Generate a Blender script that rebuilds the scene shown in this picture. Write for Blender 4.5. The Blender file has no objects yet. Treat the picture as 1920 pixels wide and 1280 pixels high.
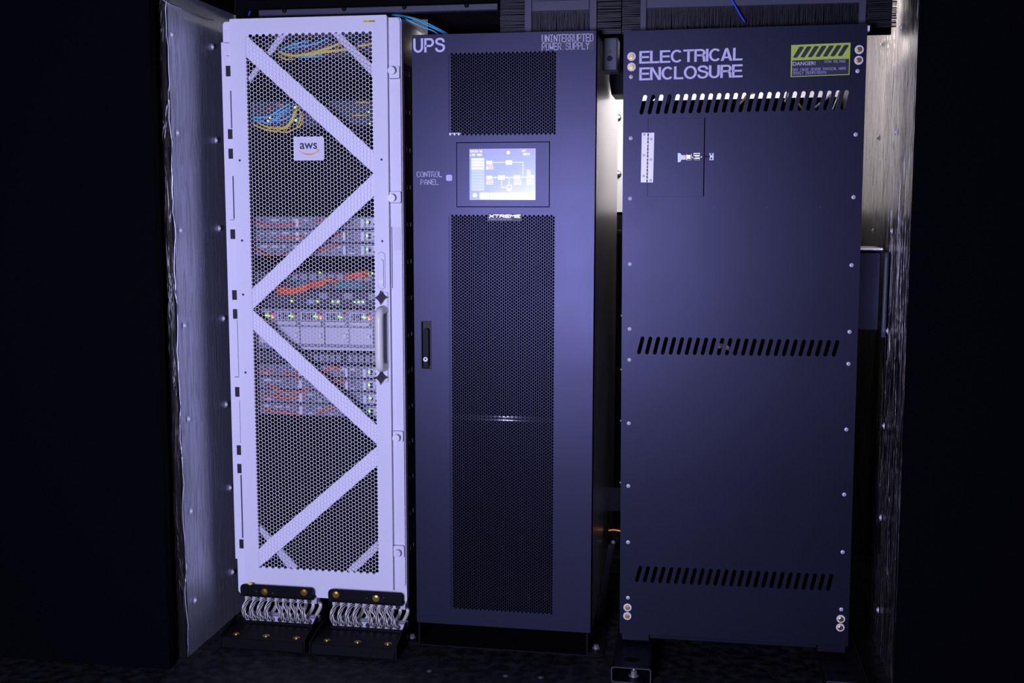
import bpy, math, random
from mathutils import Matrix, Vector
from mathutils.geometry import tessellate_polygon
random.seed(4)
scene = bpy.context.scene
C = bpy.context.collection
R = math.radians

# ------------------------------------------------------------ camera
H = 1.52
FPX = 2124.379
CAM = Matrix.Rotation(R(9.531972), 3, 'Z') @ Matrix.Rotation(R(-6.738058), 3, 'X') @ Matrix.Rotation(R(-0.076422), 3, 'Y')
cam_d = bpy.data.cameras.new('camera'); cam = bpy.data.objects.new('camera', cam_d); C.objects.link(cam)
cam_d.sensor_width = 36; cam_d.lens = FPX * 36 / 1920; cam_d.clip_start = .05
cam.matrix_world = Matrix.Translation((0, 0, H)) @ (CAM @ Matrix.Rotation(R(90), 3, 'X')).to_4x4()
scene.camera = cam
# ------------------------------------------------------------ world, lights, exposure
w = bpy.data.worlds.new('world'); scene.world = w; w.use_nodes = True
w.node_tree.nodes['Background'].inputs[0].default_value = (.30, .30, .62, 1)
w.node_tree.nodes['Background'].inputs[1].default_value = .012
scene.view_settings.view_transform = 'Standard'; scene.view_settings.look = 'None'
scene.view_settings.exposure = 0; scene.view_settings.gamma = 1; scene.view_settings.use_curve_mapping = False
def area(name, loc, target, sx, sy, power, col, spread=180):
    l = bpy.data.lights.new(name, 'AREA'); l.shape = 'RECTANGLE'; l.size = sx; l.size_y = sy; l.energy = power; l.color = col
    l.spread = R(spread)
    o = bpy.data.objects.new(name, l); C.objects.link(o); o.location = loc
    o.rotation_euler = (Vector(target) - Vector(loc)).to_track_quat('-Z', 'Y').to_euler(); return o
area('blue_front_light', (-.95, -.1, 1.25), (-.85, 3.7, 1.30), .7, .6, 148, (.57, .555, .98))
area('white_back_light', (.05, 4.62, 2.26), (.625, 4.15, 2.02), .12, .12, 1.5, (1.0, .88, .80), 95)
area('white_back_light', (-.12, 4.62, 2.26), (-.22, 5.35, 1.95), .4, .10, 12, (1.0, .94, .90), 150)

# ------------------------------------------------------------ pixel rays onto real planes
def ray(px, py): return CAM @ Vector(((px - 960) / FPX, 1, -(py - 640) / FPX))
O = Vector((0, 0, H))
def atY(px, py, Y): d = ray(px, py); return O + d * (Y / d.y)
def atX(px, py, X): d = ray(px, py); return O + d * (X / d.x)
def atZ(px, py, Z=0): d = ray(px, py); return O + d * ((Z - H) / d.z)

# ------------------------------------------------------------ materials
MATS = {}
def mat(name, col, rough=.5, metal=0, bump=0, bscale=60, var=.0, emit=None, estr=0, stretch=(1, 1, 1), spec=.5, coat=0, tint=None):
    m = bpy.data.materials.new(name); m.use_nodes = True; MATS[name] = m
    nt = m.node_tree; b = nt.nodes['Principled BSDF']
    b.inputs['Base Color'].default_value = (*col, 1); b.inputs['Roughness'].default_value = rough
    b.inputs['Metallic'].default_value = metal; b.inputs['Specular IOR Level'].default_value = spec
    b.inputs['Coat Weight'].default_value = coat
    if tint: b.inputs['Specular Tint'].default_value = (*tint, 1)
    if emit: b.inputs['Emission Color'].default_value = (*emit, 1); b.inputs['Emission Strength'].default_value = estr
    tc = nt.nodes.new('ShaderNodeTexCoord'); mp = nt.nodes.new('ShaderNodeMapping'); mp.inputs['Scale'].default_value = stretch
    nz = nt.nodes.new('ShaderNodeTexNoise'); nz.inputs['Scale'].default_value = bscale; nz.inputs['Detail'].default_value = 5
    nt.links.new(tc.outputs['Object'], mp.inputs[0]); nt.links.new(mp.outputs[0], nz.inputs['Vector'])
    if bump:
        bp = nt.nodes.new('ShaderNodeBump'); bp.inputs['Strength'].default_value = bump; bp.inputs['Distance'].default_value = .002
        nt.links.new(nz.outputs['Fac'], bp.inputs['Height']); nt.links.new(bp.outputs[0], b.inputs['Normal'])
    if var:
        r = nt.nodes.new('ShaderNodeMapRange'); r.inputs[3].default_value = max(0, rough - var); r.inputs[4].default_value = min(1, rough + var)
        n2 = nt.nodes.new('ShaderNodeTexNoise'); n2.inputs['Scale'].default_value = 3.0; n2.inputs['Detail'].default_value = 6
        nt.links.new(tc.outputs['Object'], n2.inputs['Vector'])
        nt.links.new(n2.outputs['Fac'], r.inputs[0]); nt.links.new(r.outputs[0], b.inputs['Roughness'])
    return m
WHITE = mat('white_powder_coat', (.80, .80, .86), .45, bump=.05, bscale=400, var=.05)
WHITE2 = mat('white_inner_paint', (.76, .76, .84), .55, bump=.05, bscale=300)
CREAM = mat('cream_handle_paint', (.86, .86, .74), .35, bump=.02)
BLUEBLK = mat('dark_cabinet_paint', (.0065, .0075, .013), .40, bump=.05, bscale=900, var=.05, spec=.70, tint=(.58, .59, 1))
BLUEBLK2 = mat('dark_enclosure_paint', (.0060, .0068, .0115), .40, bump=.05, bscale=900, var=.05, spec=.50, tint=(.58, .59, 1))
BLACK = mat('black_paint', (.0045, .0045, .0055), .50, bump=.08, bscale=300, var=.08, spec=.15)
MATTE = mat('matt_black', (.002, .002, .0025), .9, bump=.05, spec=.08)
BOOTH = mat('black_booth_fabric', (.0010, .0013, .0028), .95, bump=.2, bscale=200, spec=.05)
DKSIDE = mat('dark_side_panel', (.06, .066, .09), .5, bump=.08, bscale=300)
STEEL = mat('bright_steel', (.80, .80, .82), .25, 1, bump=.05, bscale=200)
ZINC = mat('zinc_screw', (.80, .80, .84), .45, .15, bump=.05)
BOLT = mat('plain_bolt_steel', (.40, .40, .42), .35, .7, bump=.05)
BRUSHED = mat('brushed_panel', (.62, .59, .56), .33, 1, bump=.15, bscale=60, stretch=(20, 1, 1))
BRASS = mat('brass', (.80, .60, .14), .28, 1, bump=.05)
ROPE = mat('steel_rope', (.90, .86, .78), .35, .3, bump=.1, bscale=500)
ALU = mat('clamp_bar_paint', (.62, .62, .72), .45, .2, bump=.05)
RUBBER = mat('black_rubber', (.006, .006, .007), .6, bump=.05)
ORANGE = mat('orange_cable', (.95, .13, .015), .4, bump=.02)
YELLOW = mat('yellow_cable', (.95, .74, .02), .4, bump=.02)
CYAN = mat('cyan_cable', (.08, .62, .92), .4, bump=.02)
BLUE = mat('blue_cable', (.01, .06, .80), .4, bump=.02)
GREYM = mat('grey_server_metal', (.24, .24, .29), .42, .3, bump=.05)
GREYD = mat('dark_server_metal', (.03, .03, .04), .45, .2, bump=.05)
GREYL = mat('light_module_plate', (.66, .66, .72), .4, .1, bump=.05)
TEAL = mat('teal_circuit_board', (.01, .16, .14), .4, bump=.05)
YSTICK = mat('yellow_sticker', (.80, .74, .05), .5, bump=.02)
LIME = mat('lime_label_print', (.50, .68, .06), .55, bump=.02)
PRINT = mat('pale_lettering', (.66, .66, .86), .55, bump=.02)
PRINTD = mat('dim_lettering', (.40, .40, .66), .55, bump=.02)
PRINTBG = mat('lettering_film', (.035, .036, .065), .5, bump=.02)
INK = mat('black_ink', (.01, .012, .03), .5, bump=.02)
AORANGE = mat('orange_ink', (.95, .40, .04), .5, bump=.02)
LEDG = mat('green_led', (.2, .8, .05), .4, emit=(.35, 1, .03), estr=2.2)
LEDR = mat('red_led', (.8, .02, .02), .4, emit=(1, .10, .07), estr=1.8)
LEDO = mat('amber_led', (.8, .4, .02), .4, emit=(1, .6, .2), estr=1.8)
LEDB = mat('blue_led', (.02, .1, .8), .4, emit=(.05, .25, 1), estr=1.2)
SCR = mat('screen_glow', (.02, .02, .04), .2, emit=(.32, .40, .92), estr=1.0)
SCRH = mat('screen_header_glow', (.02, .02, .04), .2, emit=(.36, .36, .93), estr=1.0)
SCRW = mat('screen_white_glow', (.02, .02, .04), .2, emit=(.96, .98, 1), estr=1.25)
SCRG = mat('screen_grey_glow', (.02, .02, .04), .2, emit=(.52, .62, .96), estr=1.0)
SCRR = mat('screen_red_glow', (.02, .02, .04), .2, emit=(.95, .55, .72), estr=1.0)
LAMPG = mat('lamp_diffuser', (.9, .9, .9), .4, emit=(1, .94, .88), estr=6)
BRIST = mat('brush_bristles', (.010, .010, .014), .35, bump=.05)
FRAMEB = mat('dark_frame_paint', (.045, .046, .075), .5, bump=.05)

def foil(name, col, rough, bst=.5, bd=.007):
    m = bpy.data.materials.new(name); m.use_nodes = True; nt = m.node_tree; b = nt.nodes['Principled BSDF']; L = nt.links.new
    b.inputs['Base Color'].default_value = (*col, 1); b.inputs['Metallic'].default_value = 1; b.inputs['Roughness'].default_value = rough
    tc = nt.nodes.new('ShaderNodeTexCoord')
    def noise(sc, scale, det, dist=0):
        mp = nt.nodes.new('ShaderNodeMapping'); mp.inputs['Scale'].default_value = sc
        n = nt.nodes.new('ShaderNodeTexNoise'); n.inputs['Scale'].default_value = scale; n.inputs['Detail'].default_value = det
        n.inputs['Distortion'].default_value = dist
        L(tc.outputs['Object'], mp.inputs[0]); L(mp.outputs[0], n.inputs['Vector']); return n
    n1 = noise((14, 14, 1.2), 3.0, 3, .6)
    # sharp crease lines: ridges of |noise - .5|
    rid = nt.nodes.new('ShaderNodeMath'); rid.operation = 'SUBTRACT'; rid.inputs[1].default_value = .5; L(n1.outputs['Fac'], rid.inputs[0])
    ab = nt.nodes.new('ShaderNodeMath'); ab.operation = 'ABSOLUTE'; L(rid.outputs[0], ab.inputs[0])
    rr = nt.nodes.new('ShaderNodeMapRange'); rr.inputs[1].default_value = 0; rr.inputs[2].default_value = .035; rr.inputs[3].default_value = 1; rr.inputs[4].default_value = 0
    L(ab.outputs[0], rr.inputs[0])
    n2 = noise((6, 6, 3), 9.0, 4, .3); n3 = noise((3, 3, 1), 1.2, 2)
    a = nt.nodes.new('ShaderNodeMath'); a.operation = 'MULTIPLY_ADD'; a.inputs[1].default_value = .35; L(rr.outputs[0], a.inputs[0]); L(n3.outputs['Fac'], a.inputs[2])
    a2 = nt.nodes.new('ShaderNodeMath'); a2.operation = 'MULTIPLY_ADD'; a2.inputs[1].default_value = .22; L(n2.outputs['Fac'], a2.inputs[0]); L(a.outputs[0], a2.inputs[2])
    bp = nt.nodes.new('ShaderNodeBump'); bp.inputs['Strength'].default_value = bst; bp.inputs['Distance'].default_value = bd
    L(a2.outputs[0], bp.inputs['Height']); L(bp.outputs[0], b.inputs['Normal'])
    return m
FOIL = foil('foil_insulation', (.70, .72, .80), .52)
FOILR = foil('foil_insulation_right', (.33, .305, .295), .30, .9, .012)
FOILC = foil('foil_end_cap', (.10, .095, .09), .35)

def floor_mat():
    m = bpy.data.materials.new('scuffed_black_floor'); m.use_nodes = True; nt = m.node_tree; b = nt.nodes['Principled BSDF']; L = nt.links.new
    tc = nt.nodes.new('ShaderNodeTexCoord')
    n = nt.nodes.new('ShaderNodeTexNoise'); n.inputs['Scale'].default_value = 26; n.inputs['Detail'].default_value = 12; L(tc.outputs['Object'], n.inputs['Vector'])
    cr = nt.nodes.new('ShaderNodeValToRGB'); cr.color_ramp.elements[0].position = .42; cr.color_ramp.elements[0].color = (.0035, .0038, .004, 1)
    cr.color_ramp.elements[1].position = .78; cr.color_ramp.elements[1].color = (.030, .031, .032, 1); L(n.outputs['Fac'], cr.inputs[0])
    mp = nt.nodes.new('ShaderNodeMapping'); mp.inputs['Scale'].default_value = (3, 40, 1); mp.inputs['Rotation'].default_value = (0, 0, .05)
    n2 = nt.nodes.new('ShaderNodeTexNoise'); n2.inputs['Scale'].default_value = 2; n2.inputs['Detail'].default_value = 8
    L(tc.outputs['Object'], mp.inputs[0]); L(mp.outputs[0], n2.inputs['Vector'])
    c2 = nt.nodes.new('ShaderNodeValToRGB'); c2.color_ramp.elements[0].position = .66; c2.color_ramp.elements[0].color = (0, 0, 0, 1)
    c2.color_ramp.elements[1].position = .80; c2.color_ramp.elements[1].color = (.05, .05, .055, 1); L(n2.outputs['Fac'], c2.inputs[0])
    ad = nt.nodes.new('ShaderNodeMixRGB'); ad.blend_type = 'ADD'; ad.inputs[0].default_value = 1; L(cr.outputs[0], ad.inputs[1]); L(c2.outputs[0], ad.inputs[2])
    L(ad.outputs[0], b.inputs['Base Color']); b.inputs['Roughness'].default_value = .6; b.inputs['Specular IOR Level'].default_value = .2
    bp = nt.nodes.new('ShaderNodeBump'); bp.inputs['Strength'].default_value = .3; bp.inputs['Distance'].default_value = .002
    L(n.outputs['Fac'], bp.inputs['Height']); L(bp.outputs[0], b.inputs['Normal']); return m
FLOORM = floor_mat()

# ------------------------------------------------------------ mesh builder
class MB:
    def __init__(s): s.v = []; s.f = []; s.sm = []; s.mi = []
    def add(s, vs, fs, smooth=False, mi=0):
        n = len(s.v); s.v += [tuple(v) for v in vs]
        for f in fs: s.f.append(tuple(i + n for i in f)); s.sm.append(smooth); s.mi.append(mi)
    def box(s, x0, x1, y0, y1, z0, z1, mi=0, b=0):
        if b:
            # chamfered along the front edges
            b = min(b, (x1 - x0) / 2.5, (z1 - z0) / 2.5)
            vs = [(x0, y1, z0), (x1, y1, z0), (x1, y1, z1), (x0, y1, z1), (x0, y0 + b, z0), (x1, y0 + b, z0), (x1, y0 + b, z1), (x0, y0 + b, z1),
                  (x0 + b, y0, z0 + b), (x1 - b, y0, z0 + b), (x1 - b, y0, z1 - b), (x0 + b, y0, z1 - b)]
            fs = [(0, 3, 2, 1), (0, 1, 5, 4), (1, 2, 6, 5), (2, 3, 7, 6), (3, 0, 4, 7), (4, 5, 9, 8), (5, 6, 10, 9), (6, 7, 11, 10), (7, 4, 8, 11), (8, 9, 10, 11)]
            s.add(vs, fs, False, mi); return s
        vs = [(x, y, z) for x in (x0, x1) for y in (y0, y1) for z in (z0, z1)]
        s.add(vs, [(0, 1, 3, 2), (4, 6, 7, 5), (0, 4, 5, 1), (2, 3, 7, 6), (0, 2, 6, 4), (1, 5, 7, 3)], False, mi); return s
    def plate(s, outer, holes, y0, y1, mi=0):
        """outline in (x,z) with holes, front at y0, back at y1"""
        loops = [outer] + list(holes)
        tri = tessellate_polygon([[Vector((p[0], p[1], 0)) for p in l] for l in loops])
        flat = [p for l in loops for p in l]; n = len(flat)
        fs = []
        for t in tri:
            a, b_, c = (flat[i] for i in t)
            ar = (b_[0] - a[0]) * (c[1] - a[1]) - (b_[1] - a[1]) * (c[0] - a[0])
            if abs(ar) < 1e-12: continue
            t = tuple(t) if ar > 0 else tuple(reversed(t))
            fs.append(t); fs.append(tuple(i + n for i in reversed(t)))
        k = 0
        for l in loops:
            m = len(l)
            for i in range(m):
                j = (i + 1) % m; fs.append((k + i, k + i + n, k + j + n, k + j))
            k += m
        s.add([(p[0], y0, p[1]) for p in flat] + [(p[0], y1, p[1]) for p in flat], fs, False, mi); return s
    def cyl(s, p0, p1, r0, r1=None, n=16, mi=0, cap=True, smooth=True):
        p0 = Vector(p0); p1 = Vector(p1); r1 = r0 if r1 is None else r1
        d = (p1 - p0).normalized(); u = d.orthogonal().normalized(); v = d.cross(u)
        vs = []
        for p, r in ((p0, r0), (p1, r1)):
            for i in range(n): a = 2 * math.pi * i / n; vs.append(p + u * (r * math.cos(a)) + v * (r * math.sin(a)))
        s.add(vs, [(i, (i + 1) % n, n + (i + 1) % n, n + i) for i in range(n)], smooth, mi)
        if cap:
            k = len(s.v) - 2 * n
            s.f.append(tuple(k + i for i in reversed(range(n)))); s.sm.append(False); s.mi.append(mi)
            s.f.append(tuple(k + n + i for i in range(n))); s.sm.append(False); s.mi.append(mi)
        return s
    def dome(s, c, d, r, h, n=14, rings=4, mi=0):
        c = Vector(c); d = Vector(d).normalized(); u = d.orthogonal().normalized(); v = d.cross(u); vs = []; fs = []
        for k in range(rings):
            a = math.pi / 2 * k / rings
            for i in range(n):
                t = 2 * math.pi * i / n; vs.append(c + (u * math.cos(t) + v * math.sin(t)) * (r * math.cos(a)) + d * (h * math.sin(a)))
        vs.append(c + d * h)
        for k in range(rings - 1):
            for i in range(n): fs.append((k * n + i, k * n + (i + 1) % n, (k + 1) * n + (i + 1) % n, (k + 1) * n + i))
        for i in range(n): fs.append(((rings - 1) * n + i, (rings - 1) * n + (i + 1) % n, len(vs) - 1))
        s.add(vs, fs, True, mi); return s
    def tube(s, pts, r, n=8, sub=6, mi=0, flat=1.0):
        pts = [Vector(p) for p in pts]
        P = catmull(pts, sub) if len(pts) > 2 and sub > 1 else pts
        vs = []; fs = []; u = None
        for i, p in enumerate(P):
            t = (P[min(i + 1, len(P) - 1)] - P[max(i - 1, 0)]).normalized()
            if u is None: u = t.orthogonal().normalized()
            u = (u - t * u.dot(t)).normalized(); v = t.cross(u)
            for k in range(n): a = 2 * math.pi * k / n; vs.append(p + u * (r * math.cos(a)) + v * (r * flat * math.sin(a)))
        m = len(P)
        for i in range(m - 1):
            for k in range(n): fs.append((i * n + k, i * n + (k + 1) % n, (i + 1) * n + (k + 1) % n, (i + 1) * n + k))
        fs.append(tuple(reversed(range(n)))); fs.append(tuple((m - 1) * n + k for k in range(n)))
        s.add(vs, fs, True, mi); return s
    def build(s, name, mats, parent=None, matrix=None, recenter=False):
        me = bpy.data.meshes.new(name); off = Vector((0, 0, 0))
        if recenter:
            xs, ys, zs = zip(*s.v); off = Vector(((min(xs) + max(xs)) / 2, (min(ys) + max(ys)) / 2, min(zs)))
        me.from_pydata([(v[0] - off.x, v[1] - off.y, v[2] - off.z) for v in s.v], [], s.f)
        for m in (mats if isinstance(mats, (list, tuple)) else [mats]): me.materials.append(m)
        me.polygons.foreach_set('use_smooth', s.sm); me.polygons.foreach_set('material_index', s.mi); me.update()
        o = bpy.data.objects.new(name, me); C.objects.link(o)
        if parent is not None: o.parent = parent
        if matrix is not None: o.matrix_world = matrix @ Matrix.Translation(off)
        elif recenter: o.location = off
        return o
def catmull(p, sub):
    out = []; q = [p[0] * 2 - p[1]] + list(p) + [p[-1] * 2 - p[-2]]
    for i in range(1, len(q) - 2):
        for k in range(sub):
            t = k / sub
            out.append(.5 * ((2 * q[i]) + (q[i + 1] - q[i - 1]) * t + (2 * q[i - 1] - 5 * q[i] + 4 * q[i + 1] - q[i + 2]) * t * t + (3 * q[i] - q[i - 1] - 3 * q[i + 1] + q[i + 2]) * t ** 3))
    out.append(p[-1]); return out
def tag(o, label=None, cat=None, group=None, kind=None):
    if label: o['label'] = label
    if cat: o['category'] = cat
    if group: o['group'] = group
    if kind: o['kind'] = kind
    return o
def thing(name, label, cat, M=None, group=None):
    o = bpy.data.objects.new(name, None); C.objects.link(o); o.empty_display_size = .05
    if M is not None: o.matrix_world = M
    return tag(o, label, cat, group)
def rrect(x0, x1, z0, z1, r, n=4):
    out = []
    for cx, cz, a0 in ((x1 - r, z0 + r, -90), (x1 - r, z1 - r, 0), (x0 + r, z1 - r, 90), (x0 + r, z0 + r, 180)):
        for i in range(n + 1): a = R(a0 + 90 * i / n); out.append((cx + r * math.cos(a), cz + r * math.sin(a)))
    return out
def stadium(p, q, r, n=6):
    """slot between centres p and q"""
    d = Vector((q[0] - p[0], q[1] - p[1])); a0 = math.atan2(d.y, d.x); out = []
    for c, a in ((q, a0 - math.pi / 2), (p, a0 + math.pi / 2)):
        for i in range(n + 1): t = a + math.pi * i / n; out.append((c[0] + r * math.cos(t), c[1] + r * math.sin(t)))
    return out

# ------------------------------------------------------------ cabinet frames
class Cab:
    def __init__(s, x, y, yaw, roll, pitch, base):
        s.R = Matrix.Rotation(R(yaw), 3, 'Z') @ Matrix.Rotation(R(roll), 3, 'Y') @ Matrix.Rotation(R(pitch), 3, 'X')
        s.o = Vector((x, y, H)) + s.R @ Vector((0, 0, base)); s.M = Matrix.Translation(s.o) @ s.R.to_4x4(); s.base = base
    def P(s, px, py, d=0):
        """photo point on the cabinet plane at depth d -> local (x, z)"""
        r = s.R.transposed() @ ray(px, py); o = s.R.transposed() @ (O - s.o); p = o + r * ((d - o.y) / r.y); return (p.x, p.z)
AW = Cab(-1.590, 3.708, .10, 0, -.01, -1.3287)
UP = Cab(-.960, 3.708, 0, 0, 0, -1.4375)
EL = Cab(-.260, 3.708, -.19, -.34, .08, -1.4328)

def poly(cab, pts, d): return [cab.P(x, y, d) for x, y in pts]
def rectp(cab, x0, y0, x1, y1, d=0):
    a = cab.P(x0, y1, d); b = cab.P(x1, y0, d); return min(a[0], b[0]), max(a[0], b[0]), min(a[1], b[1]), max(a[1], b[1])
def perf(mb, u0, z0, nc, nr, sx, sz, k, y, t, skip=None, rnd=False):
    """staggered perforation; cell centres from (u0,z0) up; one solid ring around it"""
    base = [(2 * sx / 3, 0), (sx / 3, sz / 2), (-sx / 3, sz / 2), (-2 * sx / 3, 0), (-sx / 3, -sz / 2), (sx / 3, -sz / 2)]
    hole = [(a * k, b * k) for a, b in base]
    for i in range(-1, nc + 1):
        for j in range(-1, nr + 1):
            cx = u0 + i * sx; cz = z0 + j * sz + (sz / 2 if i % 2 else 0)
            solid = i < 0 or i >= nc or j < 0 or j >= nr or (skip and skip(cx, cz))
            if solid: mb.add([(cx + a, y, cz + b) for a, b in base], [(0, 1, 2, 3, 4, 5)]); continue
            vs = [(cx + a, y, cz + b) for a, b in base] + [(cx + a, y, cz + b) for a, b in hole] + [(cx + a, y + t, cz + b) for a, b in hole] + [(cx + a, y + t, cz + b) for a, b in base]
            fs = []
            for q in range(6):
                r = (q + 1) % 6; fs += [(q, r, 6 + r, 6 + q), (6 + q, 6 + r, 12 + r, 12 + q), (12 + q, 12 + r, 18 + r, 18 + q)]
            mb.add(vs, fs)

# stroke lettering (x 0..4, z 0..6)
SF = {
'A': [[(0,0),(0,4),(2,6),(4,4),(4,0)],[(0,2.4),(4,2.4)]], 'B': [[(0,0),(0,6),(3,6),(4,5),(4,4),(3,3.2),(0,3.2)],[(3,3.2),(4,2.2),(4,1),(3,0),(0,0)]],
'C': [[(4,5),(3,6),(1,6),(0,5),(0,1),(1,0),(3,0),(4,1)]], 'D': [[(0,0),(0,6),(2.6,6),(4,4.6),(4,1.4),(2.6,0),(0,0)]],
'E': [[(4,6),(0,6),(0,0),(4,0)],[(0,3.1),(3.3,3.1)]], 'G': [[(4,5),(3,6),(1,6),(0,5),(0,1),(1,0),(3,0),(4,1),(4,2.8),(2.2,2.8)]],
'H': [[(0,0),(0,6)],[(4,0),(4,6)],[(0,3.1),(4,3.1)]], 'I': [[(.6,6),(3.4,6)],[(.6,0),(3.4,0)],[(2,0),(2,6)]],
'J': [[(1,6),(4,6)],[(3.4,6),(3.4,1),(2.4,0),(1,0),(0,1)]], 'K': [[(0,0),(0,6)],[(4,6),(0,3),(4,0)]], 'L': [[(0,6),(0,0),(4,0)]],
'M': [[(0,0),(0,6),(2,3.4),(4,6),(4,0)]], 'N': [[(0,0),(0,6),(4,0),(4,6)]], 'O': [[(1,0),(0,1),(0,5),(1,6),(3,6),(4,5),(4,1),(3,0),(1,0)]],
'P': [[(0,0),(0,6),(3,6),(4,5),(4,3.8),(3,2.8),(0,2.8)]], 'R': [[(0,0),(0,6),(3,6),(4,5),(4,3.9),(3,3),(0,3)],[(2,3),(4,0)]],
'S': [[(4,5),(3,6),(1,6),(0,5),(0,4.1),(1,3.2),(3,3),(4,2.1),(4,1),(3,0),(1,0),(0,1)]], 'T': [[(0,6),(4,6)],[(2,6),(2,0)]],
'U': [[(0,6),(0,1),(1,0),(3,0),(4,1),(4,6)]], 'V': [[(0,6),(2,0),(4,6)]], 'W': [[(0,6),(.6,0),(2,3),(3.4,0),(4,6)]], 'X': [[(0,0),(4,6)],[(0,6),(4,0)]],
'Y': [[(0,6),(2,3),(4,6)],[(2,3),(2,0)]], '/': [[(0,0),(4,6)]], ':': [[(2,1.2),(2,2)],[(2,4),(2,4.8)]], '1': [[(1,4.6),(2,6),(2,0)],[(1,0),(3,0)]],
'3': [[(0,6),(4,6),(4,3),(1,3)],[(4,3),(4,0),(0,0)]], '6': [[(4,6),(0,6),(0,0),(4,0),(4,3),(0,3)]], '0': [[(0,0),(0,6),(4,6),(4,0),(0,0)]], '!': [[(2,2),(2,6)],[(2,0),(2,.6)]],
' ': []}
def strokes(mb, text, x0, x1, z0, z1, y, th, adv=5.4, slant=0.0, dz=0.0, mi=0):
    n = len(text); cw = (x1 - x0) / (n * adv - (adv - 4)); ch = (z1 - z0) / 6
    for i, c in enumerate(text):
        for st in SF.get(c, []):
            for a, b in zip(st, st[1:]):
                f = lambda p: Vector((x0 + (i * adv + p[0]) * cw + slant * p[1] * ch, z0 + p[1] * ch + dz * (i / max(1, n - 1))))
                p, q = f(a), f(b); d = (q - p); l = d.length
                if l < 1e-9: continue
                d /= l; p -= d * th * .4; q += d * th * .4; m = Vector((-d.y, d.x)) * th / 2
                pts = [p - m, q - m, q + m, p + m]
                mb.add([(v.x, y, v.y) for v in pts], [(0, 1, 2, 3)], mi=mi)
def arc(cx, cy, rx, ry, a0, a1, n=12): return [(cx + rx * math.cos(R(a0 + (a1 - a0) * i / n)), cy + ry * math.sin(R(a0 + (a1 - a0) * i / n))) for i in range(n + 1)]
GT = .150
GR = {
'E': (.62, [[(.62, .925), (.075, .925), (.075, .075), (.63, .075)], [(.075, .51), (.585, .51)]], []), 'L': (.56, [[(.075, 1), (.075, .075), (.56, .075)]], []),
'C': (.72, [arc(.37, .5, .295, .435, 42, 318, 22)], []), 'T': (.63, [[(0, .925), (.63, .925)], [(.315, .925), (.315, 0)]], []),
'R': (.66, [[(.075, 0), (.075, .925)] + arc(.40, .715, .19, .21, 90, -90) + [(.075, .505)], [(.38, .505), (.50, .47), (.565, .38), (.575, .2), (.60, 0)]], []),
'P': (.64, [[(.075, 0), (.075, .925)] + arc(.38, .69, .19, .235, 90, -90) + [(.075, .455)]], []), 'I': (.15, [[(.075, 0), (.075, 1)]], []),
'A': (.69, [], [[(0, 0), (.16, 0), (.22, .2), (.47, .2), (.53, 0), (.69, 0), (.43, 1), (.26, 1)], [(.262, .335), (.428, .335), (.345, .78)]]),
'N': (.66, [], [[(0, 0), (.15, 0), (.15, .72), (.49, 0), (.66, 0), (.66, 1), (.51, 1), (.51, .28), (.17, 1), (0, 1)]]),
'O': (.78, [arc(.39, .5, .315, .435, 0, 360, 28)], []), 'U': (.65, [[(.075, 1)] + arc(.325, .36, .25, .295, 180, 360) + [(.575, 1)]], []),
'S': (.65, [[tuple(v)[:2] for v in catmull([Vector((x, y, 0)) for x, y in ((.565, .70), (.535, .83), (.44, .915), (.32, .932), (.19, .912), (.10, .83), (.095, .71), (.17, .61), (.33, .545), (.49, .49), (.57, .40), (.57, .24), (.48, .12), (.33, .068), (.17, .105), (.09, .20), (.075, .31))], 3)]], [])}
def grotesque(mb, text, x0, x1, z0, z1, y, dz=0, gap=.075):
    W = sum(GR[c][0] for c in text) + gap * (len(text) - 1) - .05 * text[1:].count('A'); kx = (x1 - x0) / W; kz = z1 - z0; X = 0
    for ci, c in enumerate(text):
        w_, sts, pol = GR[c]
        if c == 'A' and ci: X -= .05
        F = lambda p: (x0 + (X + p[0]) * kx, z0 + p[1] * kz + dz * (X + p[0]) / W)
        for st in sts:
            n = len(st); off = []
            closed = abs(st[0][0] - st[-1][0]) < 1e-6 and abs(st[0][1] - st[-1][1]) < 1e-6
            for i in range(n):
                p = Vector(st[i]); a = Vector(st[i - 1]) if i else (Vector(st[-2]) if closed else None); b = Vector(st[i + 1]) if i < n - 1 else (Vector(st[1]) if closed else None)
                d1 = (p - a).normalized() if a is not None else None; d2 = (b - p).normalized() if b is not None else None
                if d1 is None: d1 = d2
                if d2 is None: d2 = d1
                n1 = Vector((-d1.y, d1.x)); n2 = Vector((-d2.y, d2.x)); m_ = (n1 + n2).normalized(); off.append((p, m_ * (GT / 2 / max(.5, m_.dot(n1)))))
            vs = [(*F(p + o),) for p, o in off] + [(*F(p - o),) for p, o in off]
            mb.add([(v[0], y, v[1]) for v in vs], [(n + i, n + i + 1, i + 1, i) for i in range(n - 1)])
        if pol:
            fl = [F(p) for l in pol for p in l]; tr = tessellate_polygon([[Vector((*F(p), 0)) for p in l] for l in pol]); mb.add([(v[0], y, v[1]) for v in fl], [tuple(t) for t in tr])
        X += w_ + gap
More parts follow.
